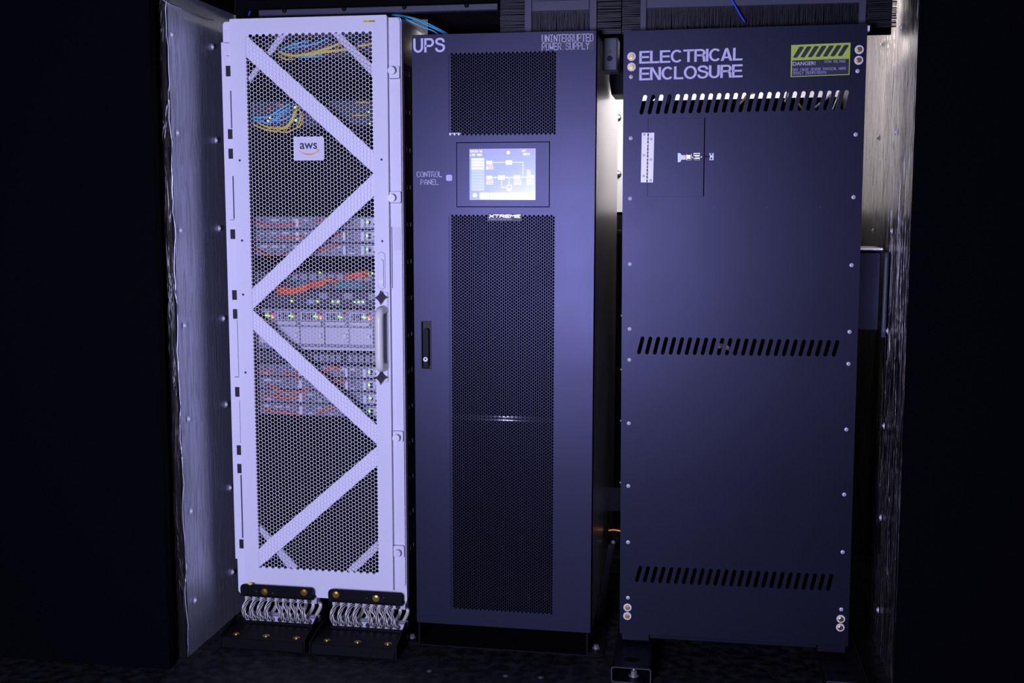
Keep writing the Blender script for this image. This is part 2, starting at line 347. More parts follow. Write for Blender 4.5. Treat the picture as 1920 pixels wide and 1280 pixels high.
def letters(name, text, x0, x1, z0, z1, y, m, parent, bold=0.0, dz=0, thick=.0004):
    """filled lettering fitted into a box on the cabinet face"""
    cu = bpy.data.curves.new(name, 'FONT'); cu.body = text; cu.offset = bold; cu.resolution_u = 4
    t = bpy.data.objects.new(name, cu); C.objects.link(t); bpy.context.view_layer.update()
    me = t.evaluated_get(bpy.context.evaluated_depsgraph_get()).to_mesh()
    vs = [v.co.copy() for v in me.vertices]; fs = [tuple(p.vertices) for p in me.polygons]
    t.to_mesh_clear() if False else None
    bpy.data.objects.remove(t); bpy.data.curves.remove(cu)
    xs = [v.x for v in vs]; ys = [v.y for v in vs]; ax, bx, ay, by = min(xs), max(xs), min(ys), max(ys)
    mb = MB()
    mb.add([(x0 + (v.x - ax) / (bx - ax) * (x1 - x0), y, z0 + (v.y - ay) / (by - ay) * (z1 - z0) + dz * (v.x - ax) / (bx - ax)) for v in vs], fs)
    return mb.build(name, m, parent)

# ============================================================ SETTING
def struct(name, mb, m, M=None):
    return tag(mb.build(name, m, recenter=False), kind='structure')
XL, XR, YB, ZC = -1.700, .625, 5.35, 2.44
m = MB(); m.box(-4, 3, 2.2, YB + .1, -.05, 0); struct('floor', m, FLOORM)
m = MB(); m.box(XL - .1, XR + .1, 3.5, YB + .1, ZC, ZC + .05); struct('ceiling', m, MATTE)
# left foil wall with its rolled front edge, seam at 2.2 m, dark above
m = MB()
N = 26
def wallgrid(mb, X, y0, y1, z0, z1, sgn, ny=40, nz=120, amp=.0014):
    vs = []; fs = []
    for j in range(nz + 1):
        for i in range(ny + 1):
            y = y0 + (y1 - y0) * i / ny; z = z0 + (z1 - z0) * j / nz
            a = amp * (math.sin(y * 31 + 2.1 * math.sin(z * 1.7)) + .6 * math.sin(y * 67 + 1.2 * math.sin(z * 3.1 + 1)) + .5 * math.sin(z * 9 + y * 4))
            vs.append((X + sgn * a, y, z))
    for j in range(nz):
        for i in range(ny):
            q = (j * (ny + 1) + i, j * (ny + 1) + i + 1, (j + 1) * (ny + 1) + i + 1, (j + 1) * (ny + 1) + i)
            fs.append(q if sgn < 0 else tuple(reversed(q)))
    mb.add(vs, fs, True)
wallgrid(m, XL, 3.476, YB, 0, 2.215, 1)
m.box(XL - .12, XL - .006, 3.48, YB, 0, 2.215)
wl = struct('wall_left', m, FOIL)
ec = MB()
pts = []
for k in range(60):
    z = 2.215 * k / 59; pts.append((XL + .003 * math.sin(z * 23) + random.uniform(-.002, .002), 3.474 + random.uniform(-.002, .002), z))
ec.tube(pts, .0022, n=6, sub=1); ec.build('foil_edge', FOIL, wl)
ec = MB(); ec.box(XL - .16, XL - .004, 3.465, 3.478, 0, 2.4); ec.build('end_cap', FOILC, wl)
ec = MB(); ec.box(XL - .12, XL + .002, 3.476, YB, 2.215, ZC); ec.build('upper_band', BLACK, wl)
pts = [atX(x, y, XL + .006) for x, y in ((303, -2), (318, 8), (330, 12), (345, 20), (365, 27), (385, 35), (400, 38))]
ec = MB(); ec.tube(pts, .0022, n=6); ec.build('foil_seam', STEEL, wl)
def rivet(x, y, X, d, par):
    p = atX(x, y, X); r = MB(); r.cyl(p, p + Vector((d * .002, 0, 0)), .011, n=14); r.dome(p + Vector((d * .002, 0, 0)), (d, 0, 0), .0065, .005)
    r.build('rivet', ZINC, par)
for x, y in ((322, 65), (333, 249), (338.6, 432), (346, 610), (354, 785), (358.5, 958), (365.7, 1125), (398, 88), (405, 263), (411, 428), (419, 597), (424, 758), (431.5, 914), (436, 1072)):
    rivet(x, y, XL + .004, 1, wl)
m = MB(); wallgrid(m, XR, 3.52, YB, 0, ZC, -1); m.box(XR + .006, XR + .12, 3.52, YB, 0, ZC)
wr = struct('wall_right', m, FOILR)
for x, y in ((1690, 51), (1655, 83), (1647, 258), (1680, 247.5), (1637.5, 433), (1673, 433), (1665, 620), (1658, 798), (1652, 970), (1647, 1143)):
    rivet(x, y, XR - .004, -1, wr)
m = MB(); m.box(XL, XR, YB, YB + .08, 0, ZC); wb = struct('wall_back', m, BLACK)
b = MB(); b.box(XL + .01, XR - .01, YB - .012, YB, 1.50, 2.4); b.build('upper_panel', WHITE2, wb)
b = MB(); b.box(XL + .01, XR - .01, YB - .03, YB, 1.18, 1.40); b.build('steel_rail', BRUSHED, wb)
b = MB()
for x, y in ((1158, 221), (1158, 327)):
    p = atY(x, y, YB - .012); b.dome(p, (0, -1, 0), .022, .014)
b.build('panel_bolts', STEEL, wb)
# black booth faces either side of the container mouth
pl = atY(290, 0, 3.40); pl2 = atY(329, 1280, 3.40)
m = MB(); m.plate([(-4.2, -.02), (pl2.x, -.02), (pl2.x, 0.2), (pl.x, 2.3), (pl.x, 3.0), (-4.2, 3.0)], [], 3.36, 3.40); struct('wall_front_left', m, BOOTH)
pr = atY(1723, 0, 3.45); pr2 = atY(1675, 1280, 3.45)
m = MB(); m.plate([(pr2.x, -.02), (3.0, -.02), (3.0, 3.0), (pr.x, 3.0), (pr.x, 2.3), (pr2.x, .2)], [], 3.41, 3.45); struct('wall_front_right', m, BOOTH)
m = MB(); m.box(-.975, .60, 4.0, 4.02, 2.092, ZC); m.box(XL + .01, -.975, 4.0, 4.02, 2.19, ZC); struct('spill_blanking_1', m, MATTE)  # black bulkhead added above the cabinets to keep back light out
m = MB(); m.box(XL + .01, -1.62, 4.30, 4.32, 0, ZC); struct('spill_blanking_2', m, MATTE)  # black panel added beside the rack to stop lamp spill
m = MB(); m.box(-.95, XR - .03, 4.95, 5.31, 0, 1.42, b=.01); tag(m.build('light_blocking_box', MATTE, recenter=True), 'black box added in the gap between the two dark cabinets, blocking lamp light', 'cabinet')  # black block added to cut the back lamps off lower down
# back lamp fixtures (behind the cabinets, under the ceiling)
for k, (x, y, lb) in enumerate(((.26, 4.62, 'white strip lamp glowing behind the right dark enclosure'), (-.35, 4.62, 'white strip lamp glowing behind the middle dark cabinet'))):
    t = thing('strip_lamp', lb, 'lamp', Matrix.Translation((x, y, 2.30)), 'strip lamps behind the cabinets')
    b = MB(); b.box(-.28, .28, -.05, .05, 0, .14, b=.01); b.build('housing', BLACK, t)
    b = MB(); b.box(-.26, .26, -.04, .04, -.012, 0); b.build('diffuser', LAMPG, t)

# ============================================================ SERVER RACK (white, perforated door)
rack = thing('server_rack', 'tall white server rack with hexagon perforated door, next to the left foil wall', 'server rack', AW.M)
zt = AW.P(740, 30)[1]
fx0, fx1 = AW.P(417.5, 60, .02)[0], AW.P(752.5, 60, .02)[0]
zb = AW.P(755.5, 1130, .02)[1]; ztop = AW.P(600, 36, .02)[1]
D = .90
# frame: front surround behind the door
x0, x1, z0, z1 = rectp(AW, 464, 1070, 700, 66)
def R4(x0, x1, z0, z1): return [(x0, z0), (x1, z0), (x1, z1), (x0, z1)]
m = MB(); m.plate(rrect(fx0, fx1, zb, ztop, .012), [R4(.035, .512, .040, 1.930)], .022, .05)
fr = m.build('frame', WHITE, rack)
m = MB()
m.plate(rrect(fx0 + .004, .003, .02, ztop - .03, .004), [], .012, .022)
zz = AW.P(420, 78, .012)[1]
m.box(fx0, .0, .004, .012, AW.P(444, 1046, .01)[1], AW.P(420, 80, .01)[1])
hs = m.build('hinge_strip', WHITE, rack)
m = MB()
for a, b_, c, d_ in ((423, 123, 431, 143), (427, 242, 435, 260.5), (428, 278.5, 436, 297.5), (431.6, 430, 440, 448), (435, 544, 443.7, 562), (436.5, 579.5, 444.7, 597.5),
                   (440.5, 725.7, 448.7, 743.7), (443.7, 835, 451, 852.7), (444.7, 870, 452.3, 887), (448.5, 1011.6, 456, 1028)):
    q = rectp(AW, a, b_, c, d_, 0); q = (min(q[0], q[1]), max(q[0], q[1]), min(q[2], q[3]), max(q[2], q[3]))
    h = MB(); h.box(q[0], q[1], .0025, .0055, q[2], q[3]); h.build('hinge_slot', RUBBER, hs)
for a, b_, c, d_ in ((421, 80, 430, 81), (424.5, 104, 430, 105), (433.5, 170, 435, 240), (438, 330, 440, 410), (431, 411.5, 440, 412.5), (447.5, 600, 449, 705), (440.5, 706, 449, 707), (451, 750, 452.3, 830), (454, 890, 455.5, 1008)):
    q = rectp(AW, a, b_, c, d_, .004); h = MB(); h.box(q[0], q[1], .0033, .0045, q[2], q[3]); h.build('seam', DKSIDE, hs)
# side panel, right and left, roof, back, plinth
xs = fx1 - .003
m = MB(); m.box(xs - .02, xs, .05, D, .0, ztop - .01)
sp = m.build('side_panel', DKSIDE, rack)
for k in range(15):
    z = .12 + k * .127
    for y in (.085, .13): h = MB(); h.box(xs, xs + .0006, y, y + .0025, z, z + .014); h.build('side_slot', GREYL, sp)
h = MB(); h.box(xs, xs + .0008, .055, D - .01, ztop - .145, ztop - .01); h.build('lamplit_band', BRUSHED, sp)  # brighter metal stands in for back lamp light on the panel top
m = MB(); m.box(xs, xs + .002, .022, .055, .0, ztop - .012); m.build('corner_post', WHITE, rack)
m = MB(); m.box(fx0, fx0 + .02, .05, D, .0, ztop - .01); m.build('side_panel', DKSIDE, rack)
m = MB(); m.box(fx0, xs, .05, D, ztop - .012, ztop); m.build('roof', WHITE, rack)
m = MB(); m.box(fx0 + .02, xs - .02, D - .02, D, .0, ztop - .012); m.build('back_panel', MATTE, rack)
m = MB(); m.box(fx0 + .02, xs - .02, .05, D - .02, .0, .03); m.build('plinth', BLACK, rack)
m = MB(); m.box(fx0 + .02, fx0 + .022, .06, D - .02, .03, ztop - .012); m.box(xs - .022, xs - .02, .06, D - .02, .03, ztop - .012); m.build('added_lining', MATTE, rack)  # matt black sheets added to keep the rack inside dark
for a in (.026, .506):
    m = MB(); m.box(a, a + .014, .10, .13, .03, ztop - .012); m.build('mounting_post', BLACK, rack)
# right clamp strip with four thumb screws
m = MB(); q = rectp(AW, 730, 1104, 751, 34, .018)
a0 = AW.P(728.5, 60, .018)[0]; a1 = AW.P(750.5, 60, .018)[0]
m.plate(rrect(a0 + .002, a1, AW.P(750, 1098, .018)[1], AW.P(740, 34, .018)[1], .012), [], .012, .022)
strip = m.build('clamp_strip', WHITE, rack)
for (a, b_, c, d_, bx, by) in ((730, 124, 749, 147, 733.5, 132), (731, 359, 752, 380, 733.5, 371), (737.5, 808, 756, 827, 742, 821.7), (738.5, 1023, 758, 1043, 744, 1038)):
    q = rectp(AW, a, b_, c, d_, .008); q = (min(q[:2]), max(q[:2]), min(q[2:]), max(q[2:])); q = (q[0], min(q[1], fx1 - .002), q[2], q[3])
    h = MB(); h.plate(rrect(q[0] - .0012, q[1] + .0006, q[2] - .0016, q[3] + .0010, .005), [], .0112, .0122); h.build('plate_shade_rim', GREYD, strip)  # larger dark plate behind, edge shading put into colour
    h = MB(); h.plate(rrect(q[0], q[1], q[2], q[3], .005), [], .004, .012); pb = h.build('clamp_plate', WHITE, rack)
    h = MB(); cx, cz = AW.P(bx, by, -.02); c2x, c2z = cx, cz
    h.cyl((c2x, .004, c2z), (c2x, -.008, c2z), .006); h.cyl((c2x, -.008, c2z), (c2x, -.020, c2z), .0125, n=18); h.cyl((c2x, -.020, c2z), (c2x, -.0215, c2z), .008)
    h.cyl((c2x, -.0215, c2z), (c2x, -.0235, c2z), .004); h.build('thumb_screw', ZINC, pb)
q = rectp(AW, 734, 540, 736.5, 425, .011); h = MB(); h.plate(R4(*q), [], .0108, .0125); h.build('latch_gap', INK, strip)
q = rectp(AW, 737, 470, 751, 426, .008); q2 = rectp(AW, 738, 536, 752, 471, .008); h = MB(); h.plate(rrect(q[0], min(q[1], fx1 - .001), q[2], q[3], .003), [], .009, .0125); h.build('strip_step', WHITE2, strip)
# door: frame plate + perforated sheet
dx0, dx1, dz0, dz1 = 0.0, .5474, 0.0, 1.9582
NCOL, NROW = 38, 137
PU0, PU1, PZ0, PZ1 = .0608, .4897, .0594 + .001, 1.8990
sx = (PU1 - PU0) / (NCOL - 1); sz = sx / .866
NROW = int(round((PZ1 - PZ0) / sz)) + 1
lg = rectp(AW, 551, 300, 608, 257); lgc = ((lg[0] + lg[1]) / 2, (lg[2] + lg[3]) / 2); lg = (min(lg[:2]), max(lg[:2]), min(lg[2:]), max(lg[2:]))
m = MB()
perf(m, PU0, PZ0, NCOL, NROW, sx, sz, .885, .001, .0015, skip=lambda x, z: lg[0] < x < lg[1] and lg[2] < z < lg[3])
oh = sx * .70
m.plate(rrect(dx0, dx1, dz0, dz1, .004), [R4(PU0 - oh, PU1 + oh, PZ0 - sz * .56, PZ0 + (NROW - 1) * sz + sz * 1.06)], -.0005, .020)
door = m.build('door', WHITE, rack)
h = MB(); h.plate(rrect(lg[0] - .001, lg[1] + .001, lg[2] - .001, lg[3] + .001, .008), [], -.0015, .001)
badge = h.build('logo_badge', WHITE, door)
q = rectp(AW, 562.4, 279.2, 595, 268)
letters('logo_lettering', 'aws', q[0], q[1], q[2], q[3], -.0022, INK, badge, bold=.012)
h = MB(); A = [AW.P(561.4 + 36 * t, 283.3 + 7.5 * 4 * t * (1 - t), 0) for t in [i / 14 for i in range(15)]]
for i in range(14):
    w0 = .0016 + .0030 * math.sin(math.pi * i / 14); w1 = .0016 + .0030 * math.sin(math.pi * (i + 1) / 14)
    h.add([(A[i][0], -.0022, A[i][1]), (A[i + 1][0], -.0022, A[i + 1][1]), (A[i + 1][0], -.0022, A[i + 1][1] + w1), (A[i][0], -.0022, A[i][1] + w0)], [(0, 1, 2, 3)])
ax, az = AW.P(598, 281.5, 0)
h.add([(ax + .001, -.0023, az + .003), (ax - .010, -.0023, az + .0045), (ax - .010, -.0023, az + .002), (ax - .003, -.0023, az + .0005), (ax - .002, -.0023, az - .010), (ax, -.0023, az - .008)], [(0, 1, 2, 3), (0, 3, 4, 5)])
h.build('logo_swoosh', AORANGE, badge)
q = rectp(AW, 680.6, 41.8, 703.8, 38); h = MB(); h.plate(R4(*q), [], -.0012, -.0005); st = h.build('yellow_sticker', YSTICK, door)
h = MB()
for i in range(9):
    a = q[0] + (q[1] - q[0]) * (.48 + .055 * i); h.box(a, a + .0012, -.0016, -.0012, q[2] + .0015, q[3] - .0015)
h.box(q[0] + .003, q[0] + .015, -.0016, -.0012, (q[2] + q[3]) / 2 - .0006, (q[2] + q[3]) / 2 + .0004); h.build('barcode', INK, st)
h = MB()
for x, y in ((715.4, 299), (717, 452), (449.6, 300.6), (454, 450.8), (456, 552), (460.5, 698)):
    a, b_ = AW.P(x, y); h.cyl((a, -.0012, b_), (a, -.0004, b_), .004, n=12)
h.build('door_hole', INK, door)
# diagonal braces behind the sheet
for pts in (((461, 66), (464, 68), (700, 283), (703, 327), (700, 324), (461, 105.5)),
            ((702, 324), (702, 367), (537, 520), (475, 579), (472, 577), (472, 542), (496, 520)),
            ((474, 580), (477, 583), (678.5, 770), (707, 796.5), (707, 832.5), (618, 750), (476, 618), (473, 614)),
            ((707, 836.5), (708, 872), (537, 1020), (488.6, 1061), (484, 1060), (484, 1030), (487.5, 1027.4), (505.5, 1009.5))):
    h = MB(); h.plate(poly(AW, pts, .008), [], .0045, .011); h.build('door_brace', WHITE, door)
for pts in (((526, 62), (541, 62), (487, 131), (470, 155), (465, 146), (500, 100)), ((622, 62), (638, 62), (699, 121), (699, 144)),
            ((483, 990), (489, 984), (559, 1062), (553, 1070), (540, 1064)), ((709, 1012), (709, 1031), (666, 1072), (648, 1070))):
    h = MB(); h.plate(poly(AW, pts, .03), [], .026, .036); h.build('corner_brace', WHITE2, rack)
# swing latch, grab handle and star knobs
a0, a1, b0, b1 = rectp(AW, 708.5, 541.5, 722, 473, -.004)
h = MB(); h.plate(rrect(a0 - .0014, a1 + .0014, b0 - .0014, b1 + .0014, (a1 - a0) / 2.05, 6), [], -.0009, -.0005); h.build('latch_shade_rim', GREYM, door)  # darker outline plate, shading around the latch put into colour
h = MB(); h.plate(rrect(a0, a1, b0, b1, (a1 - a0) / 2.05, 6), [], -.004, -.0005); lt = h.build('latch_housing', GREYL, door)
h = MB(); h.plate(rrect(a0 + .003, a1 - .003, b0 + .006, b1 - .022, (a1 - a0) / 2.6, 6), [], -.013, -.004); h.build('latch_handle', WHITE, lt)
h = MB(); h.cyl(((a0 + a1) / 2, -.013, b0 + .024), ((a0 + a1) / 2, -.0145, b0 + .024), .006); h.build('latch_lock', ZINC, lt)
h = MB()
for y0_, y1_ in ((548, 585), (676, 716)):
    q = rectp(AW, 711, y1_, 727, y0_, -.004); e = MB(); e.plate(rrect(q[0] - .001, q[1] + .0014, q[2] - .0016, q[3] + .001, .003), [], -.0009, -.0004); e.build('plate_shade_rim', GREYM, door); h.plate(rrect(q[0], q[1], q[2], q[3], .003), [], -.005, -.0004)  # grey rim behind each handle plate paints its edge shading
q = rectp(AW, 719, 690, 726, 575, -.002); h.box(q[0], q[1], -.0025, -.0004, q[2], q[3]); gp = h.build('handle_plate', WHITE, door)
hu = AW.P(722, 600, -.004)[0] - .004
zt_, zb_ = AW.P(720, 581, -.02)[1], AW.P(720, 688, -.02)[1]
h = MB(); h.tube([(hu, -.004, zt_), (hu, -.035, zt_), (hu, -.056, zt_ - .006), (hu, -.064, zt_ - .026), (hu, -.065, zt_ - .06), (hu, -.065, (zt_ + zb_) / 2), (hu, -.065, zb_ + .06), (hu, -.064, zb_ + .026), (hu, -.056, zb_ + .006), (hu, -.035, zb_), (hu, -.004, zb_)], .0145, n=16, sub=6)
h.build('grab_handle', CREAM, gp)
for x, y in ((713.5, 558), (713.5, 708)):
    cx, cz = AW.P(x, y, -.03); h = MB(); star = []
    for i in range(32):
        t = 2 * math.pi * i / 32; sg = lambda v: math.copysign(abs(v) ** 3.1, v); star.append((cx + .0230 * sg(math.cos(t)), cz + .0240 * sg(math.sin(t))))
    h.plate(star, [], -.034, -.018); h.cyl((cx, -.018, cz), (cx, -.004, cz), .008); h.cyl((cx, -.034, cz), (cx, -.038, cz), .0085)
    h.build('star_knob', RUBBER, gp)

# ---- equipment in the rack: servers, switches, storage (each lifted out on its own)
def rackM(z): return AW.M @ Matrix.Translation((0, 0, z))
def unit(name, label, cat, ytop, ybot, d=.095, face=GREYM, group=None, x=580):
    z1 = AW.P(x, ytop, d)[1]; z0 = AW.P(x, ybot, d)[1]; hgt = z1 - z0
    t = thing(name, label, cat, rackM(z0), group)
    b = MB(); b.box(.042, .504, d + .006, d + .55, .0, hgt - .001); b.build('chassis', GREYD, t)
    b = MB(); b.box(.042, .504, d, d + .006, .001, hgt - .002, b=.0012); fp = b.build('faceplate', face, t)
    for a in (.030, .504):
        b = MB(); b.box(a, a + .012, d - .006, d + .006, .001, hgt - .002); b.build('mounting_ear', GREYL, t)
    return t, fp, hgt, d
def vent(b, x0, x1, z0, z1, d, n, vert=True):
    for i in range(n):
        a = x0 + (x1 - x0) * (i + .15) / n; e = x0 + (x1 - x0) * (i + .8) / n; b.box(a, e, d - .0012, d + .0005, z0, z1)
def leds(t, pts, d):
    for nm, mt_, x, z, r in pts:
        b = MB(); b.box(x - r, x + r, d - .003, d, z - r, z + r); b.build(nm, mt_, t)
def server(label, ytop, ybot, seed, group):
    rnd = random.Random(seed)
    t, fp, h, d = unit('rack_server', label, 'server', ytop, ybot, group=group)
    b = MB(); n = 9
    for i in range(n):
        a = .055 + i * .040; b.box(a, a + .034, d - .006, d, h * .12, h * .47, b=.001); b.box(a, a + .034, d - .006, d, h * .53, h * .88, b=.001)
    b.build('drive_bays', GREYM, t)
    b = MB()
    for i in range(n):
        a = .055 + i * .040
        for z in (.2, .62):
            rnd.random(); vent(b, a + .003, a + .022, h * z, h * (z + .17), d - .006, 4)
    b.build('vents', INK, t)
    for i in range(n):
        a = .055 + i * .040; b = MB()
        if rnd.random() < .6: b.box(a + .002, a + rnd.uniform(.012, .03), d - .009, d - .006, h * .62, h * rnd.uniform(.72, .84))
        elif rnd.random() < .6: b.box(a + .004, a + rnd.uniform(.012, .03), d - .009, d - .006, h * .18, h * .30)
        if b.v: b.build('bay_label', GREYL, t)
    b = MB()
    for a in (.19, .36, .425):
        b = MB(); b.box(a, a + .010, d - .018, d, h * .15, h * .8); b.build('release_latch', ZINC, t)
    b = MB(); b.box(.440, .500, d - .010, d, h * .15, h * .85, b=.002); cp = b.build('control_pod', GREYL, t)
    b = MB(); b.box(.448, .460, d - .0115, d - .010, h * .3, h * .7); b.box(.468, .476, d - .0115, d - .010, h * .25, h * .5); b.build('control_ports', INK, cp)
    leds(t, [('green_led', LEDG, .446 + rnd.uniform(-.002, .004), h * .55, .0034), ('blue_led', LEDB, .432, h * .6, .0036)], d - .010)
    return t
SG = 'servers in the upper group of the white rack'; SG2 = 'servers in the lower group of the white rack'
server('grey server above the middle diagonal, topmost of the upper three', 405, 429, 1, SG)
server('grey server between two others in the upper three of the white rack', 430, 454, 2, SG)
server('grey server lowest of the upper three, above the dark empty slot', 455, 480, 3, SG)
server('grey server right under the wide storage chassis, topmost of the lower group', 683, 706, 4, SG2)
server('grey server second from the top in the lower group', 707, 730, 5, SG2)
server('grey server third from the top in the lower group', 731, 755, 6, SG2)
server('grey server lowest of all, above the long dark part of the rack', 756, 779, 7, SG2)
# network switch with orange bundles
t, fp, h, d = unit('network_switch', 'dark network switch under the thick orange cables beside the round latch', 'network switch', 508, 543, face=GREYD)
b = MB(); 
for i in range(11): b.box(.10 + i * .033, .124 + i * .033, d - .004, d, h * .52, h * .85)
b.build('port_block', GREYM, t)
b = MB(); b.box(.18, .30, d - .003, d, h * .1, h * .42); b.box(.32, .42, d - .003, d, h * .1, h * .42); b.build('board_strip', TEAL, t)
leds(t, [('green_led', LEDG, x, h * .93, .0028) for x in (.415, .43, .445, .46, .27)], d - .003)
t, fp, h, d = unit('network_switch', 'dark network switch with tiny green lights above the storage chassis', 'network switch', 545, 576, face=GREYD)
b = MB()
for i in range(6): b.box(.22 + i * .045, .252 + i * .045, d - .004, d, h * (.55 if i % 2 else .2), h * (.9 if i % 2 else .5))
b.build('port_block', GREYM, t)
leds(t, [('green_led', LEDG, x, h * .38, .003) for x in (.165, .26, .315, .335, .395, .41, .425)] + [('blue_led', LEDB, .235, h * .35, .004)], d - .003)
# storage chassis with modules
t, fp, h, d = unit('storage_chassis', 'wide light grey storage chassis with red buttons behind the rack door handle', 'storage unit', 578, 656, face=GREYM)
zf = lambda y: AW.P(600, y, d)[1] - AW.P(600, 656, d)[1]
for i, (x0p, x1p) in enumerate(((478, 519), (521, 563), (565, 609), (611, 655), (657, 700))):
    a0 = AW.P(x0p, 600, d)[0]; a1 = AW.P(x1p, 600, d)[0]
    b = MB(); b.box(a0, a1, d - .010, d, zf(644), zf(612), b=.0015); b.box(a0, a1 - .012, d - .010, d, zf(609), zf(602), b=.0015); b.box(a0, a1 - .03, d - .004, d, zf(600), zf(584))
    mo = b.build('module', GREYL, t)
    b = MB(); b.box(a1 - .018, a1 - .006, d - .022, d - .010, zf(633), zf(623), b=.002); b.build('module_latch', ZINC, mo)
    b = MB(); vent(b, a0 + .004, a1 - .034, zf(599), zf(586), d - .004, 6); b.build('vents', INK, mo)
    b = MB(); b.cyl((a1 - .016, d - .004, zf(587)), (a1 - .016, d - .012, zf(587)), .006, n=12); b.build('red_button', mat('red_plastic', (.55, .01, .04), .4, bump=.02), mo)
    if i % 2 == 0: leds(mo, [('red_led', LEDR, a1 - .014, zf(592.5), .0036), ('amber_led', LEDO, a1 - .013, zf(595.5), .0028)], d - .006)
    leds(mo, [('green_led', LEDG, a1 - .036, zf(592), .0026), ('green_led', LEDG, a1 - .026, zf(593), .0024)], d - .006)
b = MB(); b.box(.20, .50, d - .006, d, zf(655), zf(650)); b.build('lower_lip', GREYL, t)
t, fp, h, d = unit('power_shelf', 'dark grey power shelf directly beneath the storage chassis', 'power shelf', 659, 681, face=GREYD)
b = MB()
for i in range(14):
    if i != 7: b.box(.20 + i * .021, .214 + i * .021, d - .004, d, h * .2, h * .8)
b.build('port_block', GREYM, t)
# patch panels at the top
for k, (ya, yb_, lab) in enumerate(((76, 108, 'dark patch panel with yellow and blue cables at the very top of the rack'), (188, 236, 'dark patch panel with looped cables above the badge'))):
    t, fp, h, d = unit('patch_panel', lab, 'patch panel', ya, yb_, face=GREYD, group='patch panels in the white rack')
    rnd = random.Random(20 + k)
    for nm, mt_, n_ in (('blue_plug', BLUE, 9), ('red_plug', ORANGE, 5), ('grey_plug', GREYM, 9), ('teal_plug', TEAL, 5)):
        for i in range(n_):
            a = rnd.uniform(.06, .46); z = rnd.uniform(.1, .8) * h
            if k == 1: a = rnd.uniform(.06, .24)
            b = MB(); b.box(a, a + .009, d - .012, d, z, z + .007); b.build(nm, mt_, t)
    if k == 1: leds(t, [('green_led', LEDG, AW.P(x, y, d)[0], AW.P(x, y, d)[1] - AW.P(580, yb_, d)[1], .0036) for x, y in ((556, 202), (557.5, 226))], d - .012)
    if k == 1: leds(t, [('amber_led', LEDO, AW.P(x, y, d)[0], AW.P(x, y, d)[1] - AW.P(580, yb_, d)[1], .003) for x, y in ((509, 221), (505, 227))], d - .012)
    if k == 1: leds(t, [('green_led', LEDG, AW.P(x, y, d)[0], AW.P(x, y, d)[1] - AW.P(580, yb_, d)[1], .0024) for x, y in ((692, 210), (694, 232))], d - .003)

def cable(label, m_, pts, r=.0028, d=.07, group=None, name='network_cable'):
    mb = MB(); P3 = []
    n = len(pts)
    for i, (x, y) in enumerate(pts):
        dd = d + (.016 if i in (0, n - 1) else 0); a, b_ = AW.P(x, y, dd); P3.append((a, dd, b_))
    # both ends run back into the equipment
    P3 = [(P3[0][0] - .002, d + .024, P3[0][2])] + P3 + [(P3[-1][0] + .002, d + .024, P3[-1][2])]
    mb.tube(P3, r * 1.35, n=6, sub=5)
    o = mb.build(name, m_, matrix=AW.M, recenter=True); return tag(o, label, 'cable', group)
OG = 'orange cables in the white rack'; YG = 'yellow cables in the white rack'; CG = 'cyan cables in the white rack'
for lab, pts, r in (
    ('orange cable sagging at the left edge of the topmost server', ((471.6, 412.6), (485, 419), (503.5, 422.6), (511, 421)), .0026),
    ('orange cable rising left to right across the middle of the topmost server', ((518, 422), (529, 422.6), (544.7, 420), (561, 418.6)), .0026),
    ('short orange cable touching the diagonal brace on the topmost server', ((591, 412), (600.5, 416.6), (608, 412)), .0026),
    ('orange cable lying nearly level on the second server of the upper three', ((523, 445.8), (539.4, 445.8), (558, 443.8), (568, 443.8)), .0026),
    ('orange cable dropping from the left edge onto the third server', ((476, 465), (486, 471), (497, 476.4), (512, 478)), .0026),
    ('short orange cable beneath the third server beside the brace', ((525, 476.4), (536.7, 477), (545, 474)), .0026),
    ('reddish orange cable rising right of the brace on the third server', ((597, 469), (612, 467), (625.7, 460.4), (634, 459)), .0026),
    ('short reddish cable right of the brace on the second server', ((622, 440), (630, 438.5), (640, 439)), .0026),
    ('thick orange cable, upper of three under the switch on the left', ((524, 540), (550, 542), (572, 536), (581, 532)), .0052),
    ('thick orange cable, middle of three under the switch on the left', ((520, 545), (550, 547), (572, 542), (581, 538)), .0052),
    ('thick orange cable, lowest of three under the switch on the left', ((526, 549), (545, 550), (562, 547), (572, 545)), .0040),
    ('thick orange cable arching in the middle of the switch', ((587, 531), (604, 528), (615, 524.5), (630, 528)), .0052),
    ('thick orange cable just below the arching one on the switch', ((587, 535), (597, 536), (607, 532), (612, 530)), .0050),
    ('thick orange cable, upper one near the round latch', ((648, 520), (661, 515), (672, 512), (688, 510)), .0048),
    ('thick orange cable, lower one near the round latch', ((660, 521), (672, 517), (682, 518), (688, 519)), .0048),
    ('orange cable at the left edge of the topmost lower server', ((474, 695), (485, 696), (507, 696.5)), .0026),
    ('faint orange cable left of the brace on the topmost lower server', ((534, 700), (546, 702), (560, 705)), .0026),
    ('orange cable rising right of the brace on the topmost lower server', ((602, 699), (611, 695), (623, 688.6), (638, 690)), .0036),
    ('short red cable right of the brace on the second lower server', ((624, 714), (634, 713), (645, 714)), .0034),
    ('long orange cable sagging over the third lower server', ((502, 726.4), (510, 725.7), (522, 731.7), (539.4, 735.7), (558, 734.4), (575, 731)), .0028),
    ('long orange cable running just below the sagging one', ((494, 739), (516.8, 743.7), (539.4, 745.7), (569, 744)), .0028),
    ('orange cable along the bottom of the lowest server on the left', ((495, 766), (509, 769.6), (543, 774), (563, 777)), .0026),
    ('orange cable rising to the brace at the lowest server', ((597, 774), (611, 767.6), (632, 762)), .0030)):
    cable(lab, ORANGE, pts, r, group=OG)
